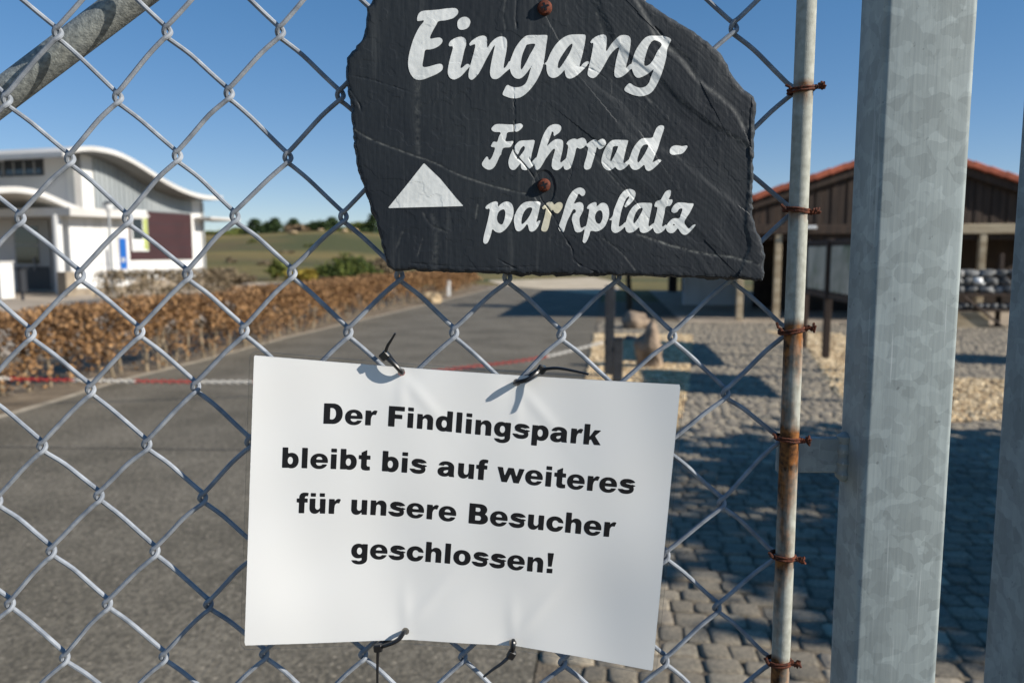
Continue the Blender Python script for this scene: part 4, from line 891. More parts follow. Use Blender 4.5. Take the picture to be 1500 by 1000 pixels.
tie('cable_tie', 'black cable tie in the upper left hole, its tail pointing up', [(588, 546, .553), (588, 545, .5465), (578, 534, .5445), (566, 523, .546), (562, 519, .553), (566, 516, .5635), (575, 528, .566), (588, 546, .5565)], (563, 521, .5455), [(563, 520, .545), (568, 506, .543), (573, 498, .5415), (579, 488, .540)])
head_ang = R(-35)
tie('cable_tie', 'black cable tie in the upper right hole, slanting up to the right', [(755, 561, .553), (756, 560, .5455), (772, 556, .541), (784, 548, .543), (791, 541, .548), (797, 538, .558), (788, 542, .5655), (768, 556, .564), (757, 561, .557)], (793, 541, .547), [(793, 541, .546), (815, 539, .541), (840, 543, .536), (862, 548, .531)])
head_ang = R(5)
tie('cable_tie', 'black cable tie in the lower left hole, its tail hanging straight down', [(594, 925, .553), (592, 925, .546), (585, 935, .543), (575, 941, .542), (560, 946, .5445), (554, 946, .553), (556, 942, .565), (580, 934, .566), (593, 926, .557)], (554, 948, .545), [(554, 950, .544), (553, 975, .543), (553, 1015, .542)])
head_ang = R(60)
tie('cable_tie', 'black cable tie in the lower right hole, its tail slanting down left', [(751, 941, .553), (752, 938, .5465), (752, 948, .544), (749, 957, .546), (747, 962, .553), (748, 962, .564), (750, 952, .566), (751, 942, .557)], (749, 958, .5455), [(747, 960, .545), (735, 971, .543), (722, 980, .542), (708, 991, .541)])
# ================================================================== hedge, chain, boulders, hut, building, trees
hedge = thing('beech_hedge', 'clipped hedge of brown withered leaves along the left side of the drive', 'hedge', loc=tuple(g2(200, 552)) + (0,))
HB = [Vector(g2(u, v)) for u, v in ((-260, 660), (-100, 612), (0, 588), (200, 552), (380, 507), (560, 455), (640, 438), (700, 421))]
HB = catmull([tuple(p) for p in HB], 10); seg = np.linalg.norm(np.diff(HB, axis=0), axis=1); cum = np.concatenate([[0], np.cumsum(seg)]); LH = cum[-1]
def hpos(s): return np.stack([np.interp(s, cum, HB[:, 0]), np.interp(s, cum, HB[:, 1])], -1)
def hnorm(s):
    d = hpos(s + .05) - hpos(s - .05); d /= np.linalg.norm(d, axis=-1)[..., None] + 1e-9; return np.stack([-d[..., 1], d[..., 0]], -1)
rg = np.random.default_rng(21); n = 95000
s = LH * rg.uniform(0, 1, n) ** 1.25; depth = np.abs(rg.normal(0, .26, n)) ; depth = np.where(depth > .9, rg.uniform(0, .9, n), depth)
hgt = .85 + .025 * np.sin(s * 1.7) + .02 * np.sin(s * 4.1 + 1)
z = hgt * rg.beta(2.2, 1.25, n); clump = np.array([mnoise.noise((a * 2.6, b * 3.4, c * 4)) for a, b, c in zip(s, z, depth)])
keep = clump > -.02 - .8 * (z / hgt - .45); keep |= rg.uniform(0, 1, n) < .05
top = rg.uniform(0, 1, n) < .22; z = np.where(top, hgt * rg.uniform(.9, 1.05, n), z); depth = np.where(top, rg.uniform(0, .8, n), depth); keep |= top & (rg.uniform(0, 1, n) < .6)
s, depth, z = s[keep], depth[keep], z[keep]; p = hpos(s) + hnorm(s) * (depth + .02 * rg.normal(size=len(s)))[:, None]
C = np.concatenate([p, z[:, None]], 1); V, F = leaf_quads(C, .034, 3, 1.6); o = fast_mesh('foliage', V, F, M_hedge); put(o, hedge); tag(o, kind='stuff')
rr = random.Random(9); sp = .15; k = 0
twV = MB()
while sp < LH - .2:
    b = hpos(np.array([sp]))[0] + hnorm(np.array([sp]))[0] * rr.uniform(.18, .4); h_ = rr.uniform(.6, .8); le = rr.uniform(-.08, .08); rad = rr.uniform(.016, .027)
    pts = [(b[0] + le * t + rr.uniform(-.012, .012), b[1] + rr.uniform(-.012, .012), -.02 + h_ * t) for t in np.linspace(0, 1, 6)]
    near_ = b[1] < 17
    if near_:
        mb = MB(); mb.tube(pts, [rad * (1 - .55 * t) for t in np.linspace(0, 1, 6)], 7); mb.build('stem', M_bark, hedge, True)
    else: twV.tube(pts, [rad * (1 - .55 * t) for t in np.linspace(0, 1, 6)], 5)
    for q in range(7):
        t = rr.uniform(.2, .95); c = Vector(pts[min(5, int(t * 5))]); d = Vector((rr.uniform(-1, 1), rr.uniform(-1, 1), rr.uniform(.3, 1.1))) * .22
        twV.tube([c, c + d * .5 + Vector((0, 0, .02)), c + d], [.005, .004, .002], 4)
    sp += rr.uniform(.16, .34)
o = twV.build('twigs', M_bark, hedge); tag(o, kind='stuff')
def fol(name, C, size, m, parent, seed, elong=1.5):
    V, F = leaf_quads(np.asarray(C), size, seed, elong); o = fast_mesh(name, V, F, m); put(o, parent); return o
# sparse hedge before the building
h2 = thing('sparse_hedge', 'sparse grey brown hedge in front of the white building', 'hedge', loc=tuple(PY(245, 425, 24.5).xy) + (0,))
a = Vector((PY(150, 425, 23.5).x, 23.5)); b = Vector((PY(345, 415, 29).x, 29)); n = 5200; t = rg.uniform(0, 1, n); zz = .95 * rg.beta(1.5, 1.2, n)
C = np.stack([a.x + (b.x - a.x) * t + rg.normal(0, .14, n), a.y + (b.y - a.y) * t + rg.normal(0, .14, n), zz], 1); cl = np.array([mnoise.noise((q * 14, r_ * 3, 0)) for q, r_ in zip(t, zz)]); C = C[(cl > -.1) | (zz > .75)]
tag(fol('foliage', C, .07, M_hedge2, h2, 5), kind='stuff')
for k in range(14):
    t = (k + .5) / 14; q = a + (b - a) * t; mb = MB(); mb.tube([(q.x, q.y, -.03), (q.x + rr.uniform(-.05, .05), q.y, .5), (q.x + rr.uniform(-.1, .1), q.y, .9)], [.022, .016, .008], 6); mb.build('stem', M_bark, h2, True)

# chain and its posts
def bollard(u, vt, vb, wpx, label):
    g = GR(u, vb); hgt = PY(u, vt, g.y).z; r = wpx / 2 * g.y / FPX
    t = thing('chain_post', label, 'post', 'posts of the barrier chain', loc=(g.x, g.y, 0))
    mb = MB(); mb.box((g.x, g.y, hgt / 2 - .02), (2 * r, 2 * r, hgt + .04 - .02), bev=.006); mb.build('shaft', M_dark, t)
    mb = MB(); mb.box((g.x, g.y, hgt + .005), (2 * r + .012, 2 * r + .012, .025), bev=.008); mb.build('cap', M_dark, t)
    mb = MB(); P = [(g.x - r - .004, g.y - .03 * math.cos(q), .42 + .03 * math.sin(q)) for q in np.linspace(0, 2 * math.pi, 13)]; mb.tube(P, .006, 6, False); mb.build('chain_ring', M_dark, t, True)
    return g, r
gA, rA = bollard(892, 420, 552, 13, 'tall dark chain post beside the gravel bed')
gB, rB = bollard(904, 496, 566, 14, 'short dark chain post in front of the tall one')
gL = Vector((-5.75, 7.1, 0)); t = thing('chain_post', 'dark chain post beside the hedge at the left end of the chain', 'post', 'posts of the barrier chain', loc=tuple(gL))
mb = MB(); mb.box((gL.x, gL.y, .44), (.1, .1, .92), bev=.006); mb.build('shaft', M_dark, t); mb = MB(); mb.box((gL.x, gL.y, .905), (.112, .112, .025), bev=.008); mb.build('cap', M_dark, t)
chain = thing('barrier_chain', 'red and white plastic chain hanging across the drive', 'chain', loc=(0, 8, 0.2))
CP = [(gL.x + .06, gL.y, .44)] + [tuple(PY(u, v, y)) for u, v, y in ((0, 554, 7.55), (130, 557, 7.7), (280, 559, 7.9), (370, 559, 8.05), (520, 556, 8.3), (690, 537, 8.7), (790, 524, 8.95))] + [(gA.x - rA - .01, gA.y - .03, .43)]
CC = catmull(CP, 30); sg = np.concatenate([[0], np.cumsum(np.linalg.norm(np.diff(CC, axis=0), axis=1))]); TOT = sg[-1]
LK = .04
V, F = [], []
def link_mesh(m):
    mb = MB(); P = []
    for k in range(16):
        q = 2 * math.pi * k / 16; P.append((.5 * .78 * (1 if math.cos(q) > 0 else -1) * abs(math.cos(q)) ** .7, .23 * (1 if math.sin(q) > 0 else -1) * abs(math.sin(q)) ** .8, 0))
    P.append(P[0]); mb.tube(P, .10, 5, False); o = mb.build('link', m, None, True); me = o.data; bpy.data.objects.remove(o); return me
LM = {0: link_mesh(M_red), 1: link_mesh(M_chw)}
nl = int(TOT / LK)
def cpos(q): return Vector((np.interp(q, sg, CC[:, 0]), np.interp(q, sg, CC[:, 1]), np.interp(q, sg, CC[:, 2])))
for k in range(nl):
    q = (k + .5) * LK; c = cpos(q); d = (cpos(min(q + .02, TOT)) - cpos(max(q - .02, 0))).normalized(); cu = topx(c)[0]
    col = int(((q - 1.0) // .56) % 2) if c.x < -1.5 else (1 if cu > 803 else 0)
    o = bpy.data.objects.new('link', LM[col]); COL.objects.link(o); y = Vector((0, 0, 1)).cross(d).normalized(); zz = d.cross(y); rot = Matrix((d, y, zz)).transposed()
    if k % 2: rot = rot @ Matrix.Rotation(math.pi / 2, 3, 'X')
    o.matrix_world = Matrix.Translation(c) @ rot.to_4x4() @ Matrix.Scale(.06, 4); put(o, chain)
# second short chain between the posts
# boulders
def boulder(name, label, u, vb, wpx, hpx, m, seed, flat=1, group=None):
    g = GR(u, vb); w = wpx * g.y / FPX / 2; h_ = hpx * g.y / FPX / 2; V, F = blob(14, 20, .45, seed)
    o = mesh_obj(name, [(x * w, y * w * .8, max(z, -.8) * h_ + h_ * .74) for x, y, z in V], F, m, smooth=True); o.location = (g.x, g.y + w * .5, -.02); tag(o, label, 'boulder', group); return o
boulder('standing_boulder', 'upright reddish boulder standing in the gravel bed by the chain posts', 952, 541, 42, 72, M_bould, 2, group='boulders beside the drive')
boulder('leaning_boulder', 'low reddish boulder lying behind the upright one', 932, 482, 46, 28, M_bould, 5, group='boulders beside the drive')
boulder('pale_boulder', 'pale rounded boulder at the end of the brown hedge', 632, 444, 26, 20, M_bould2, 8, group='boulders beside the drive')
boulder('low_boulder', 'small grey boulder in the gravel bed behind the short chain post', 925, 500, 22, 12, M_stoneg, 12, group='boulders beside the drive')
# small marker post by the hedge end
g = GR(657, 433); t = thing('marker_post', 'thin white marker post with dark top at the end of the hedge', 'post', loc=(g.x, g.y, 0))
mb = MB(); mb.box((g.x, g.y, .24), (.13, .1, .56), bev=.01); mb.build('white_foot', M_lampw, t); mb = MB(); mb.tube([(g.x, g.y, .5), (g.x, g.y, 1.05)], .02, 8); mb.build('rod', M_dark, t)

# ------------------------------------------------------------------ notice boards
def notice_board(p, lens, z0, z1, label):
    """long board beside the path: posts at the given distances along it, panels between them"""
    t = thing('notice_board', label, 'notice board', 'timber notice boards on posts', loc=(p[0], p[1], 0)); ex = kdir.to_3d(); ey = -kper.to_3d(); ez = Vector((0, 0, 1)); c = Vector((p[0], p[1], 0)); A = (ex, ey, ez)
    for d in lens:
        mb = MB(); mb.box(c + ex * d + ez * (z1 / 2 - .05), (.09, .09, z1 + .14), A, bev=.006); mb.build('post', M_board, t)
    for d0, d1 in zip(lens[:-1], lens[1:]):
        w = d1 - d0 - .09; m_ = c + ex * ((d0 + d1) / 2)
        for z in (z0, z1 - .02):
            mb = MB(); mb.box(m_ + ez * z, (w, .05, .05), A, bev=.004); mb.build('rail', M_board, t)
        mb = MB(); mb.box(m_ + ez * ((z0 + z1) / 2), (w, .025, z1 - z0 - .07), A); mb.build('panel', M_inner, t)
        mb = MB(); mb.box(m_ + ey * .0155 + ez * ((z0 + z1) / 2), (w * .86, .004, z1 - z0 - .16), A); mb.build('poster', M_poster, t)
gb = GR(1209, 526)
notice_board((gb.x, gb.y), (-1.3, 0, 1.3), .88, 1.66, 'timber notice board with posters seen between the rusty rod and the gate frame')
c2 = Vector((4.25, 8.3)); notice_board(tuple(c2), (-.72, .72), .86, 1.62, 'timber notice board hidden behind the gate frame tube')
notice_board((8.9, 10.2), (-.5, .5), .86, 1.62, 'timber notice board right of the picture')

# ------------------------------------------------------------------ kiosk hut on the right
YH = 17.0; apex = PY(1329, 214, YH); hx = kper.to_3d(); hy = kdir.to_3d(); hz = Vector((0, 0, 1)); HO = Vector((apex.x, apex.y, 0)); HA = apex.z; SL = .335; HW = 5.3; HD = 13.5
hut = thing('timber_hut', 'timber hut with terracotta tiled gable roof right of the drive', 'hut', loc=tuple(HO))
def hp(x, y, z): return HO + hx * x + hy * y + hz * z
AX = (hx, hy, hz)
for s in (-1, 1):
    L_ = HW * math.sqrt(1 + SL * SL); dn = (hx * s - hz * SL).normalized(); nn = (hz + hx * s * SL).normalized()
    mb = MB(); mb.box(hp(s * HW / 2, HD / 2 - .1, HA - SL * HW / 2) - nn * .09, (L_, HD, .09), (dn, hy, nn)); mb.build('roof_deck', M_inner, hut)
    # pantiles: every course one ridged sheet
    mb = MB(); nrow = 17; nc = int(HD / .22)
    for k in range(nrow):
        a0 = L_ * k / nrow; a1 = L_ * (k + 1) / nrow + .04; V = []; F = []
        for j in range(nc * 4 + 1):
            yy = -.12 + HD * j / (nc * 4); zz = .03 * abs(math.sin(math.pi * j / 4))
            for aa, up in ((a0, .0), (a1, .03)): V.append(HO + hz * HA + dn * aa + hy * yy + nn * (zz + up - .02))
        for j in range(nc * 4): F.append((2 * j, 2 * j + 1, 2 * j + 3, 2 * j + 2))
        mb.add(V, F)
    o = mb.build('roof_tiles', M_tile, hut); tag(o, kind='stuff')
    for k in range(nrow):
        a0 = L_ * (k + .5) / nrow; mb = MB(); mb.box(HO + hz * HA + dn * a0 + hy * -.17 + nn * (.005), (L_ / nrow * 1.08, .1, .13), ((dn - nn * .06).normalized(), hy, (nn + dn * .06).normalized()), bev=.015); mb.build('verge_tile', M_tile, hut)
    mb = MB(); mb.box(hp(s * HW / 2, -.10, HA - SL * HW / 2) - nn * .15, (L_, .05, .16), (dn, hy, nn)); mb.build('barge_board', M_board, hut)
ZB = HA - SL * HW + .22
nb_ = int(2 * (HW - .3) / .16)
for k in range(nb_):
    x = -HW + .3 + .16 * (k + .5); tp = HA - SL * abs(x) - .2
    zb_ = max(2.08, 0)
    if tp - zb_ < .05: continue
    mb = MB(); mb.box(hp(x, 0 + .012 * (k % 2), (tp + zb_) / 2), (.15, .022, tp - zb_), AX, bev=.004); mb.build('gable_board', M_board, hut)
mb = MB(); mb.prism([hp(-HW + .5, .06, 2.06), hp(HW - .5, .06, 2.06), hp(HW - .5, .06, HA - SL * (HW - .5) - .2), hp(0, .06, HA - .2), hp(-HW + .5, .06, HA - SL * (HW - .5) - .2)], hy * .02); mb.build('gable_backing', M_inner, hut)
mb = MB(); mb.box(hp(-1.8, -.03, 1.98), (5.3, .14, .2), AX, bev=.01); mb.build('tie_beam', M_board, hut)  # one beam in two lengths: shaded brown here, sunlit cream next, by colour
mb = MB(); mb.box(hp(2.7, -.03, 1.98), (3.65, .14, .2), AX, bev=.01); mb.build('tie_beam', M_beam, hut)
mb = MB(); mb.box(hp(0, .06, 1.82), (2 * HW - 1.8, .1, .12), AX, bev=.01); mb.build('lower_beam', M_board, hut)
for u in (1092, 1147, 1300, 1370, 1440):
    x = (PY(u, 480, YH - .5) - HO).dot(hx); mb = MB(); mb.box(hp(x, -.02, .95), (.13, .13, 1.9), AX, bev=.008); mb.build('post', M_beam, hut)
mb = MB(); mb.box(hp(1.2, 4.2, 1.0), (2 * HW - 3.6, .1, 2.2), AX); mb.build('back_wall', M_inner, hut)
mb = MB(); mb.box(hp(-3.3, 5.2, .42), (1.5, .2, .9), AX, bev=.02); mb.build('white_wall', M_white, hut)
mb = MB(); xl_ = (PY(1192, 330, YH - .4) - HO).dot(hx); mb.box(hp(xl_, -.16, 2.02), (.34, .1, .07), AX, bev=.01); mb.build('strip_lamp', M_lampw, hut)
mb = MB(); mb.box(hp(-.2, 3.4, .55), (3.4, .6, 1.1), AX, bev=.02); mb.build('counter', M_inner, hut)
sheet('hut_floor', [hp(-HW + .7, -.6, 0).xy, hp(HW, -.6, 0).xy, hp(HW, HD, 0).xy, hp(-HW + .7, HD, 0).xy], .018, M_plaza, 'paved floor under the hut roof')
# display rack of stones
def HX(u, y=YH - 1.2): return (PY(u, 450, y) - HO).dot(hx)
rack = thing('stone_rack', 'timber rack under the hut roof carrying rows of grey stones', 'rack', loc=tuple(hp(1.5, -.9, 0)))
xr0, xr1 = HX(1385), HX(1520); RY0 = -1.0
for z in (.36, .66):
    mb = MB(); mb.box(hp((xr0 + xr1) / 2, RY0, z), (xr1 - xr0, .36, .05), AX, bev=.005); mb.build('shelf', M_board, rack)
for x in (xr0 + .04, (xr0 + xr1) / 2 + .25, xr1 - .04):
    mb = MB(); mb.box(hp(x, RY0 + .24, .72), (.08, .08, 1.5), AX, bev=.005); mb.build('upright', M_board, rack)
mb = MB(); p0 = hp(HX(1408), RY0 - .21, .62); p1 = hp(HX(1462), RY0 - .21, .06); mb.tube([p0, p1], .025, 6); mb.build('brace', M_board, rack)
mb = MB(); mb.box(hp(HX(1420), RY0 - .12, .16), (.7, .1, .32), AX); mb.build('side_panel', M_beam, rack)
rs = random.Random(4); ROWW = ['small stones on the low shelf', 'bottom layer of the stone stack', 'middle layer of the stone stack', 'top layer of the stone stack']; ORD = 'first second third fourth fifth sixth seventh eighth ninth tenth eleventh twelfth thirteenth fourteenth fifteenth sixteenth'.split()
for ri, (z, wa, wb, hh_) in enumerate(((.385, .12, .17, .055), (.685, .20, .34, .085), (.845, .18, .36, .085), (1.005, .18, .32, .08))):
    x = xr0 + .06 + .07 * (ri % 2); k = 0
    while x < xr1 - .08 and k < 16:
        w = rs.uniform(wa, wb); V, F = blob(8, 12, .6, rs.randrange(99)); V = [tuple(math.copysign(abs(c) ** .7, c) for c in q) for q in V]; V = [(q[0] + .22 * q[2] * sk_, q[1], max(-1, min(1, q[2]))) for sk_ in (rs.uniform(-1, 1),) for q in V]
        white = ri == 2 and k % 4 == 2
        o = mesh_obj('display_stone', [(q[0] * w / 2, q[1] * .14, q[2] * hh_ * .95 + hh_ * .92) for q in V], F, M_lampw if white else M_stoneg, smooth=True)
        o.location = hp(x + w / 2, RY0 + rs.uniform(-.03, .03), z); o.rotation_euler = (0, 0, rs.uniform(-.15, .15)); tag(o, f'{ORD[k]} {"white" if white else "grey"} stone from the left in the {ROWW[ri]}' if ri else f'{ORD[k]} from the left of the {ROWW[ri]} of the rack', 'stone', 'stones on the display rack'); x += w * .97; k += 1
# dark tree and posts beyond
def tree(name, label, cat, x, y, z0, h_, w, m, kind, seed, n=900, leaf=None, trunk=True, group=None, mt=None, th=.25):
    t = thing(name, label, cat, group, loc=(x, y, z0)); rg = np.random.default_rng(seed)
    if trunk:
        mb = MB(); mb.tube([(x + .03 * h_ * math.sin(q * 3 + seed) * q, y, z0 - .25 + h_ * .85 * q) for q in np.linspace(0, 1, 7)], [h_ * .028 * (1 - .8 * q) + .01 for q in np.linspace(0, 1, 7)], 7); mb.build('trunk', mt or M_trunk, t, True)
        mb = MB()
        for k in range(7):
            q = .3 + .6 * k / 7; an = k * 2.4; l = w * .42 * (1.1 - q); mb.tube([(x, y, z0 + h_ * q), (x + l * .6 * math.cos(an), y + l * .6 * math.sin(an), z0 + h_ * q + l * .35), (x + l * math.cos(an), y + l * math.sin(an), z0 + h_ * q + l * .8)], [h_ * .01, h_ * .007, h_ * .003], 5)
        mb.build('limb', mt or M_trunk, t, True)
    P = []
    if kind == 'dome':
        for k in range(int(n / 40)):
            q = math.sqrt(rg.uniform(0, 1)); an = rg.uniform(0, 6.28); c = np.array([q * w / 2 * math.cos(an), q * w / 2 * math.sin(an), h_ * (1 - .75 * q * q) * rg.uniform(.35, .95)])
            P.append(c + rg.normal(0, 1, (40, 3)) * (w * .05, w * .05, h_ * .05))
    elif kind == 'cone':
        nl = int(n / 14)
        for k in range(nl):
            q = rg.uniform(0, 1) ** 1.3; r_ = w / 2 * (1 - q) ** .8 * rg.uniform(.35, 1.08); an = rg.uniform(0, 6.28); c = np.array([r_ * math.cos(an), r_ * math.sin(an), th * h_ + (h_ * (1 - th)) * q - r_ * .12])
            P.append(c + rg.normal(0, 1, (14, 3)) * (w * .06, w * .06, h_ * .022))
    else:
        nb = max(6, int(n / 60)); cs = []
        for k in range(nb):
            v = rg.normal(size=3); v /= np.linalg.norm(v); r_ = rg.uniform(.35, .95); cs.append(v * r_)
        for c in cs: P.append(c * (w / 2 * .85, w / 2 * .85, h_ * (1 - th) / 2 * .85) + np.array([0, 0, h_ * th + h_ * (1 - th) / 2]) + rg.normal(0, 1, (60, 3)) * (w * .085, w * .085, h_ * .06))
    P = np.concatenate(P) + (x, y, z0); P[:, 2] = np.maximum(P[:, 2], z0 + .02)
    o = fol('crown', P, leaf or w * .07, m, t, seed, 1.4); tag(o, kind='stuff'); return t
tree('clipped_tree', 'small dark evergreen tree on a bare trunk behind the chain posts', 'tree', PY(922, 430, 21).x, 21, -.01, 3.1, 1.25, M_ever, 'ball', 3, 2600, .09, th=.3)
for k, (u, lb) in enumerate(((985, 'left of the two'), (1004, 'right of the two'))):
    q = GR(u, 428); t = thing('garden_post', f'dark timber post on the far lawn, {lb} beside the hut', 'post', 'posts on the far lawn', loc=(q.x, q.y, 0)); mb = MB(); mb.box((q.x, q.y, .6), (.3, .3, 1.3), bev=.03); mb.build('shaft', M_inner, t); mb = MB(); mb.box((q.x, q.y, 1.27), (.36, .36, .08), bev=.02); mb.build('cap', M_inner, t)
# evergreens to the right of the camera that shade the cobbles
tree('shade_conifer', 'dense conifer right of the picture shading the cobbles, the nearer one', 'tree', 7.6, 1.6, -.01, 4.4, 2.9, M_ever, 'ball', 8, 4600, .18, th=.04, group='conifers shading the cobbles')
tree('shade_conifer', 'dense conifer right of the picture shading the cobbles, the farther one', 'tree', 7.8, 3.5, -.01, 4.5, 3.0, M_ever, 'ball', 9, 4600, .18, th=.04, group='conifers shading the cobbles')
# ------------------------------------------------------------------ white building
dR = Vector((.30, .954, 0)).normalized(); dL = Vector((-dR.y, dR.x, 0)); nR = Vector((dR.y, -dR.x, 0)); ez = Vector((0, 0, 1)); BA = (dR, -nR, ez)
def gx(u, y): return Vector((PY(u, 400, y).x, y, 0))
A = gx(117, 31)
def along(u, base, d):   # distance along d from base that shows at column u
    k = (u - 750) / FPX / math.cos(PITCH) ; # approximate: use search
    lo, hi = -20.0, 60.0
    for _ in range(50):
        m_ = (lo + hi) / 2; U_ = topx(base + d * m_ + ez * 1.5)[0]; U2 = topx(base + d * (m_ + .01) + ez * 1.5)[0]
        if (U_ < u) == (U2 > U_): lo = m_
        else: hi = m_
    return lo
bld = thing('white_building', 'white modern building with wave shaped roof behind the hedge on the left', 'building', loc=tuple(A))
def wave(curve, base, off, thick, back, name, m, s0=None):
    p0 = base + nR * off; pts = [PL(u, v, p0, nR) for u, v in curve]; sh = [((p - p0).dot(dR), p.z) for p in pts]
    sh = catmull(sh, 5).tolist(); mb = MB()
    top = [p0 + dR * s + ez * z for s, z in sh]; bot = [p0 + dR * s + ez * (z - thick) for s, z in sh]
    n = len(top); V = top + bot + [p + dL * back for p in top] + [p + dL * back for p in bot]; F = []
    for i in range(n - 1): F += [(i, i + 1, n + i + 1, n + i), (i, 2 * n + i, 2 * n + i + 1, i + 1), (n + i, n + i + 1, 3 * n + i + 1, 3 * n + i), (2 * n + i, 3 * n + i, 3 * n + i + 1, 2 * n + i + 1)]
    F += [(0, n, 3 * n, 2 * n), (n - 1, 3 * n - 1, 4 * n - 1, 2 * n - 1)]
    mb.add(V, F); return mb.build(name, m, bld, False), sh
roof, RS = wave([(92, 222), (108, 216), (130, 214), (150, 216), (170, 221), (190, 230), (212, 243), (235, 258), (258, 271), (282, 281), (303, 286), (326, 287)], A, 1.1, .18, 14, 'wave_roof', M_roofw)
mb = MB(); p0 = A + nR * 1.06; n_ = len(RS); mb.add([p0 + dR * s_ + ez * (z_ - .195) for s_, z_ in RS] + [p0 + dR * s_ + ez * (z_ - .195) + dL * 1.0 for s_, z_ in RS], [(i, i + 1, n_ + i + 1, n_ + i) for i in range(n_ - 1)]); mb.build('soffit_shade', M_soffit, bld)  # added dark sheet gives the roof's white underside its shade
S_ = np.array(RS); LB = along(300, A, dR)
def rz(s): return float(np.interp(s, S_[:, 0], S_[:, 1])) - .2
def wallpoly(name, s0, s1, zf0, zf1, m, off, th, n=16):
    ss = np.linspace(s0, s1, n); lo = [A + dR * s + nR * off + ez * (zf0(s) if callable(zf0) else zf0) for s in ss]; hi = [A + dR * s + nR * off + ez * (zf1(s) if callable(zf1) else zf1) for s in ss]
    mb = MB(); mb.prism(lo + hi[::-1], -nR * th); return mb.build(name, m, bld)
wallpoly('end_wall', 0, LB, -.05, rz, M_white, 0, .35)
sc0, sc1 = along(143, A, dR), along(281, A, dR); sr0 = along(188, A, dR)
def zat(u, v): return PL(u, v, A, nR).z
zc = (zat(150, 306) + zat(270, 312)) / 2
wallpoly('zinc_cladding', sc0, sc1, zc, lambda s: rz(s) - .02, M_clad, .05, .04)
ns = 22
for k in range(ns + 1):
    s = sc0 + (sc1 - sc0) * k / ns; mb = MB(); mb.box(A + dR * s + nR * .065 + ez * ((zc + rz(s)) / 2), (.035, .04, rz(s) - zc - .03), BA); mb.build('standing_seam', M_clad, bld)
zr = zat(240, 380)
wallpoly('dark_red_panel', sr0, sc1, zr, zc - .03, M_dred, .05, .04, 2)
for k in range(1, 4):
    mb = MB(); mb.box(A + dR * ((sr0 + sc1) / 2) + nR * .052 + ez * (zr + (zc - zr) * k / 4), (sc1 - sr0, .006, .02), BA); mb.build('panel_joint', M_dark, bld)
# lime framed window
wz0, wz1 = zat(200, 368), zat(200, 308); ws0, ws1 = along(191, A, dR), along(215, A, dR)
w = MB(); w.box(A + dR * ((ws0 + ws1) / 2) + nR * .09 + ez * ((wz0 + wz1) / 2), (ws1 - ws0, .06, wz1 - wz0), BA, bev=.01); w_ = w.build('window', M_lampw, bld)
w = MB(); w.box(A + dR * (ws0 + (ws1 - ws0) * .84) + nR * .125 + ez * ((wz0 + wz1) / 2), ((ws1 - ws0) * .24, .02, (wz1 - wz0) * .92), BA); w.build('lime_strip', M_lime, w_)
w = MB(); w.box(A + dR * (ws0 + (ws1 - ws0) * .36) + nR * .125 + ez * (wz0 + (wz1 - wz0) * .62), ((ws1 - ws0) * .6, .02, (wz1 - wz0) * .66), BA); w.build('pane', M_glass, w_)
w = MB(); w.box(A + dR * (ws0 + (ws1 - ws0) * .36) + nR * .125 + ez * (wz0 + (wz1 - wz0) * .12), ((ws1 - ws0) * .6, .02, (wz1 - wz0) * .18), BA); w.build('lower_pane', M_grey, w_)
# small right canopy fin
o_ = A + dR * LB; mb = MB(); mb.box(o_ + dR * .4 + nR * .2 + ez * zat(300, 321), (2.2, 1.6, .14), BA, bev=.05); mb.build('canopy_fin', M_roofw, bld)
# shaded front (facing left towards the camera)
FA = (dL, -dR, ez)   # along the front, outwards is -dR
zf = rz(0)
mb = MB(); mb.box(A + dL * 7 + dR * .18 + ez * (zf / 2), (14, .35, zf), FA); mb.build('front_wall', M_grey, bld)
def frontz(u, v): return PL(u, v, A, dR).z
def fs(u): return along(u, A, dL)
for (u0, u1, v0, v1) in ((-60, 14, 236, 258), (16, 72, 234, 258)):
    c0, c1 = fs(u0), fs(u1); z0, z1 = frontz(40, v1), frontz(40, v0); w = MB(); w.box(A + dL * ((c0 + c1) / 2) - dR * .01 + ez * ((z0 + z1) / 2), (abs(c1 - c0), .05, z1 - z0), FA); w_ = w.build('window', M_dark, bld)
    w = MB(); w.box(A + dL * ((c0 + c1) / 2) - dR * .03 + ez * ((z0 + z1) / 2), (abs(c1 - c0) - .16, .03, z1 - z0 - .14), FA); w.build('pane', M_glass, w_)
# entrance canopy with curved little roof, low block, column, doors
C0 = gx(108, 27.6); zc1 = PL(108, 304, C0, nR).z; zc0 = PL(108, 316, C0, nR).z
sc = along(222, C0, dR); mb = MB()
mb.prism([C0 + ez * zc0, C0 + dR * (sc * .93) + ez * (zc0 + .03), C0 + dR * sc + ez * (zc0 + .12), C0 + dR * (sc * .95) + ez * zc1, C0 + ez * zc1], dL * 9.0); mb.build('entrance_canopy', M_roofw, bld)
B1 = gx(36, 27.2); wave([(-4, 274), (20, 273), (40, 275), (58, 279), (78, 287), (98, 296), (120, 305)], B1, 0, .2, 6, 'curved_porch_roof', M_roofw)
G0 = gx(105, 28.3); sg_ = along(190, G0, dR); mb = MB(); mb.prism([G0 - ez * .05, G0 + dR * sg_ - ez * .05, G0 + dR * sg_ + ez * (zc0 + .05), G0 + ez * (zc0 + .05)], dL * .62); mb.build('low_block', M_white, bld)
mb = MB(); mb.box(G0 + dR * 1.9 + dL * 5 + ez * 1.4, (.3, 9.5, 2.85), BA); mb.build('porch_wall', M_grey, bld)
q = G0 + dR * 1.7
def ps(u): return along(u, q, dL)
def pz(u, v): return PL(u, v, q, dR).z
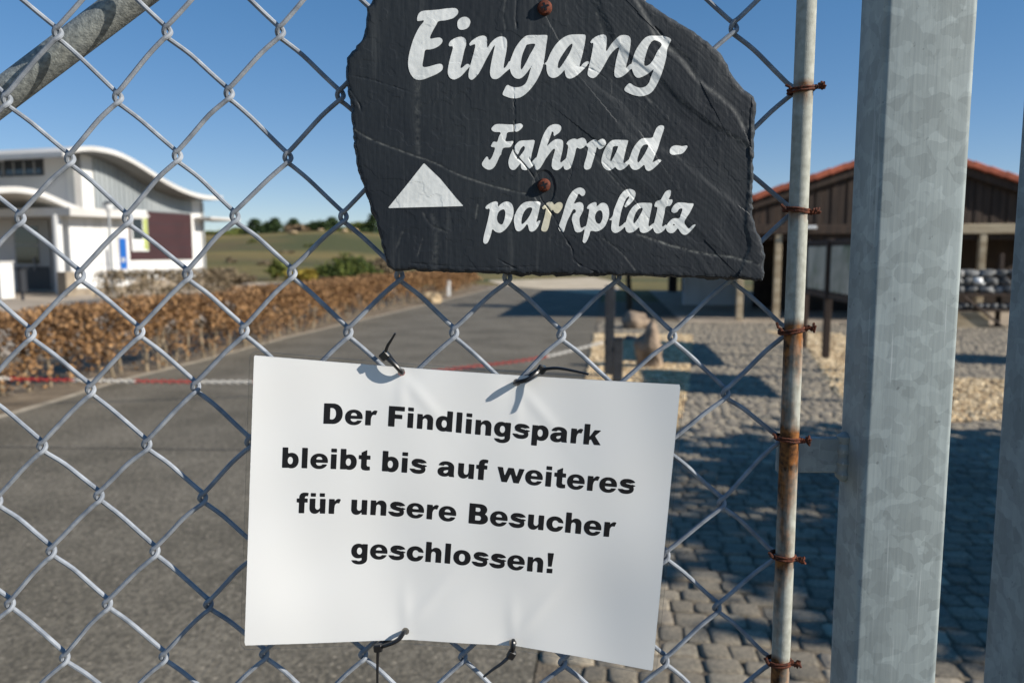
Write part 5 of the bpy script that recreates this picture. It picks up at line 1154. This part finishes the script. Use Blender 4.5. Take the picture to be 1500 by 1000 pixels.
for (u0, u1, v0, v1, nm, m) in ((25, 58, 332, 358, 'door_transom', M_glass), (25, 58, 360, 386, 'door_pane', M_glass), (25, 72, 390, 424, 'door_panel', M_dark)):
    c0, c1 = ps(u0), ps(u1); z0, z1 = pz(40, v1), pz(40, v0); w = MB(); w.box(q + dL * ((c0 + c1) / 2) - dR * .02 + ez * ((z0 + z1) / 2), (abs(c1 - c0), .06, z1 - z0), FA); w.build(nm, m, bld)
c0, c1 = ps(22), ps(74); mb = MB(); mb.box(q + dL * ((c0 + c1) / 2) + ez * 1.4, (abs(c1 - c0), .05, 2.6), FA); mb.build('door_frame', M_frame, bld)
cc = gx(88, 27.9); mb = MB(); mb.tube([cc + ez * .0, cc + ez * (zc0 + .04)], .15, 20); mb.build('column', M_white, bld, True)
mb = MB(); mb.box(gx(97, 27.4) + ez * .4, (.42, .42, .86), BA, bev=.02); mb.build('stone_plinth', M_stonep, bld)
# small fittings: plinth band, render joints, downpipe, mullions, door handle, bench rail
mb = MB(); mb.box(A + dR * (LB / 2) + nR * .02 + ez * .14, (LB, .05, .3), BA); mb.build('plinth_band', M_stonep, bld)
mb = MB(); mb.box(G0 + dR * (sg_ / 2) + nR * .012 + ez * .1, (sg_, .03, .22), BA); mb.build('plinth_band', M_stonep, bld)
for z_ in (1.05, 2.05):
    mb = MB(); mb.box(G0 + dR * (sg_ / 2) + nR * .002 + ez * z_, (sg_, .006, .018), BA); mb.build('render_joint', M_frame, bld)
for k in range(1, 4):
    mb = MB(); mb.box(G0 + dR * (sg_ * k / 4) + nR * .002 + ez * (zc0 / 2), (.018, .006, zc0 - .1), BA); mb.build('render_joint', M_frame, bld)
p_ = A + dR * (LB - .12) + nR * .07; mb = MB(); mb.tube([p_ + ez * .05, p_ + ez * (rz(LB - .12) - .1)], .05, 10); mb.build('downpipe', M_frame, bld, True)
for u_w in (-30, 14, 30, 45, 60):
    mb = MB(); mb.box(A + dL * fs(u_w) - dR * .05 + ez * frontz(40, 246), (.05, .04, .5), FA); mb.build('mullion', M_frame, bld)
mb = MB(); mb.box(q + dL * ps(52) - dR * .08 + ez * 1.05, (.04, .06, .5), FA, bev=.01); mb.build('door_handle', M_frame, bld)
mb = MB(); mb.tube([A + dR * s__ + nR * .35 + ez * .55 for s__ in np.linspace(sr0 * .9, sc1, 5)], .025, 8); mb.build('hand_rail', M_frame, bld, True)
for s__ in np.linspace(sr0 * .9, sc1, 5):
    mb = MB(); mb.tube([A + dR * s__ + nR * .35 - ez * .02, A + dR * s__ + nR * .35 + ez * .55], .02, 6); mb.build('rail_post', M_frame, bld, True)
# things before it
q = gx(5, 26.2); t = thing('low_white_wall', 'low white wall before the building entrance', 'wall', loc=tuple(q)); mb = MB(); mb.box(q + ez * .55, (.3, .5, 1.2), FA, bev=.02); mb.build('wall_body', M_white, t); mb = MB(); mb.box(q + ez * 1.17, (.36, .56, .06), FA, bev=.01); mb.build('coping', M_roofw, t)
q = gx(31, 25); t = thing('waste_bin', 'dark litter bin on a post before the white building', 'bin', loc=tuple(q)); mb = MB(); mb.box(q + ez * .6, (.2, .26, .75), bev=.02); mb.build('bin_body', M_dark, t); mb = MB(); mb.tube([q, q + ez * .3], .05, 8); mb.build('post', M_dark, t)
mb = MB(); mb.box(q + ez * 1.0, (.3, .34, .04), bev=.01); mb.build('lid', M_dark, t)
q = gx(164, 26.2); t = thing('lamp_post', 'slim grey lamp post with white lantern before the building', 'lamp post', loc=tuple(q)); ht = PY(164, 304, 26.2).z
mb = MB(); mb.tube([q - ez * .05, q + ez * (ht - .1)], [.055, .04], 10); mb.build('pole', M_frame, t, True)
mb = MB(); mb.tube([q + ez * (ht - .12), q + ez * (ht - .02), q + ez * (ht + .12), q + ez * (ht + .16)], [.06, .14, .16, .05], 14); mb.build('lantern', M_lampw, t, True)
mb = MB(); mb.tube([q + ez * (ht + .12), q + ez * (ht + .2)], [.2, .04], 14); mb.build('lantern_cap', M_dark, t, True)
q = gx(182, 29.6); z0, z1 = PY(182, 394, 29.6).z, PY(182, 349, 29.6).z; t = thing('blue_banner', 'narrow bright blue banner beside the building wall', 'banner', loc=(q.x, q.y, 0)); mb = MB(); mb.box(q + ez * ((z0 + z1) / 2), (.23, .04, z1 - z0), bev=.01); mb.build('banner_cloth', M_blue, t)
for s in (-1, 1):
    mb = MB(); mb.tube([q + Vector((s * .13, 0, -.03)), q + Vector((s * .13, 0, z1 + .05))], .015, 6); mb.build('pole', M_frame, t, True)
mb = MB(); mb.box(q + Vector((0, -.021, z0 + (z1 - z0) * .3)), (.14, .004, .16)); mb.build('white_mark', M_lampw, t)

# ------------------------------------------------------------------ trees on the hill, shrubs on the lawn
TL_ = [(312, 338, 26, 'd', 'pale olive tree next to the white building'), (330, 336, 24, 'd', 'olive green tree second from the building'), (352, 333, 26, 'd', 'broad olive tree left of the tall pines'), (374, 321, 22, 'p', 'dark pine, leftmost of the tall group'),
       (389, 323, 20, 'p', 'dark pine in the middle of the tall group'), (403, 320, 20, 'p', 'dark pine, rightmost of the tall group'), (414, 336, 34, 'b', 'low reddish bare bush between the pines'), (430, 321, 22, 'p', 'dark pine above the round green shrub'), (447, 327, 36, 'b', 'round grey brown leafless tree in the middle of the hill'), (438, 337, 20, 'd', 'round green shrub before the leafless tree'),
       (465, 321, 20, 'p', 'dark pine right of the leafless tree'), (487, 319, 24, 'p', 'dark broad pine left of the slate sign'), (476, 336, 26, 'd', 'green bush below the broad pine'), (505, 334, 26, 'd', 'green bush halfway to the slate sign'), (528, 325, 28, 'd', 'olive tree close to the slate sign'), (548, 314, 22, 'p', 'tall dark pine touching the edge of the slate sign'), (575, 318, 26, 'p', 'dark pine behind the slate sign')]
for k, (u, vt, wpx, kd, lb) in enumerate(TL_):
    y = 112 + (k * 7 % 5) * 4; x = PY(u, 350, y).x; z0 = terr(x, y); h_ = PY(u, vt, y).z - z0; w = 1.9 * wpx * y / FPX
    tree({'p': 'pine_tree', 'd': 'leafy_tree', 'b': 'bare_tree'}[kd], lb, 'tree', x, y, z0, h_, w, {'p': M_pine, 'd': M_decid, 'b': M_bare}[kd], 'cone' if kd == 'p' and k % 2 else 'ball', 40 + k, 2200 if kd != 'b' else 1600, w * .05, group='trees along the crest of the hill', th=.12 if kd == 'p' else .06)
def shrub(u, vb, vt, wpx, y, m, name, label, n=1500, lf=.08, seed=1, kind='ball'):
    x = PY(u, vb, y).x; z0 = terr(x, y); zt_ = PY(u, vt, y).z; w = wpx * y / FPX
    return tree(name, label, 'shrub', x, y, z0, max(zt_ - z0, .4), w, m, kind, seed, n, lf, trunk=True, group='shrubs on the lawn', th=.0, mt=M_bark)
shrub(508, 400, 370, 92, 44, M_mugo, 'mountain_pine', 'broad low dark green mountain pine shrub on the lawn', 5200, .11, 61, 'dome')
shrub(552, 400, 372, 54, 48, M_hedge2, 'grey_shrub', 'grey green shrub touching the edge of the slate sign', 2400, .11, 62, 'dome')
shrub(406, 400, 379, 34, 42, M_decid, 'green_shrub', 'small olive shrub on the lawn above the hedge', 1200, .12, 63)
shrub(440, 404, 392, 60, 38, M_yel, 'yellow_shrub', 'low yellowish shrub just above the hedge', 1500, .10, 64)
shrub(325, 415, 394, 46, 36, M_hedge2, 'brown_shrub', 'brown shrub right of the white building', 1500, .09, 65)
shrub(355, 412, 398, 40, 37, M_hedge2, 'brown_shrub', 'low brown shrub between the building and the olive shrub', 1200, .09, 66)
shrub(672, 412, 396, 70, 40, M_hedge, 'brown_hedge_shrub', 'rusty brown clipped shrub behind the marker post', 2000, .09, 67)
for k, (u, v, h_, w, lb) in enumerate(((338, 386, 7, 16, 'small dark shrub low on the slope near the building'), (371, 356, 6, 14, 'small dark shrub high on the slope below the pines'), (388, 390, 6, 22, 'flat brown shrub low on the slope left of the olive shrub'), (455, 362, 5, 20, 'flat dark shrub in the middle of the slope'), (420, 372, 4, 24, 'flat heather patch in the middle of the slope'))):
    y = 50
    for _ in range(40):
        p_ = PY(u, v, y)
        if p_.z > terr(p_.x, y): y += 1.5
    x = PY(u, v, y).x; tree('slope_shrub', lb, 'shrub', x, y, terr(x, y), h_ * y / FPX, w * y / FPX, M_decid if k % 2 else M_hedge2, 'dome', 80 + k, 500, .12, group='shrubs on the lawn', th=0, mt=M_bark)
for k, (u, v, w, h_) in enumerate(((430, 352, 14, 5), (505, 355, 10, 5), (520, 349, 12, 5), (470, 346, 9, 4))):
    y = 92 + k * 3; x = PY(u, v, y).x; z0 = terr(x, y); ww = w * y / FPX / 2; hh_ = h_ * y / FPX / 2; V, F = blob(7, 10, .4, k + 20)
    o = mesh_obj('hill_boulder', [(a * ww, b * ww, c * hh_ + hh_ * .7) for a, b, c in V], F, M_bould2, smooth=True); o.location = (x, y, z0); tag(o, ['pale boulder left of the others on the hill', 'pale boulder in the grass below the broad pine', 'pale boulder close to the slate sign on the hill', 'small pale boulder near the crest of the hill'][k], 'boulder', 'boulders on the hill')
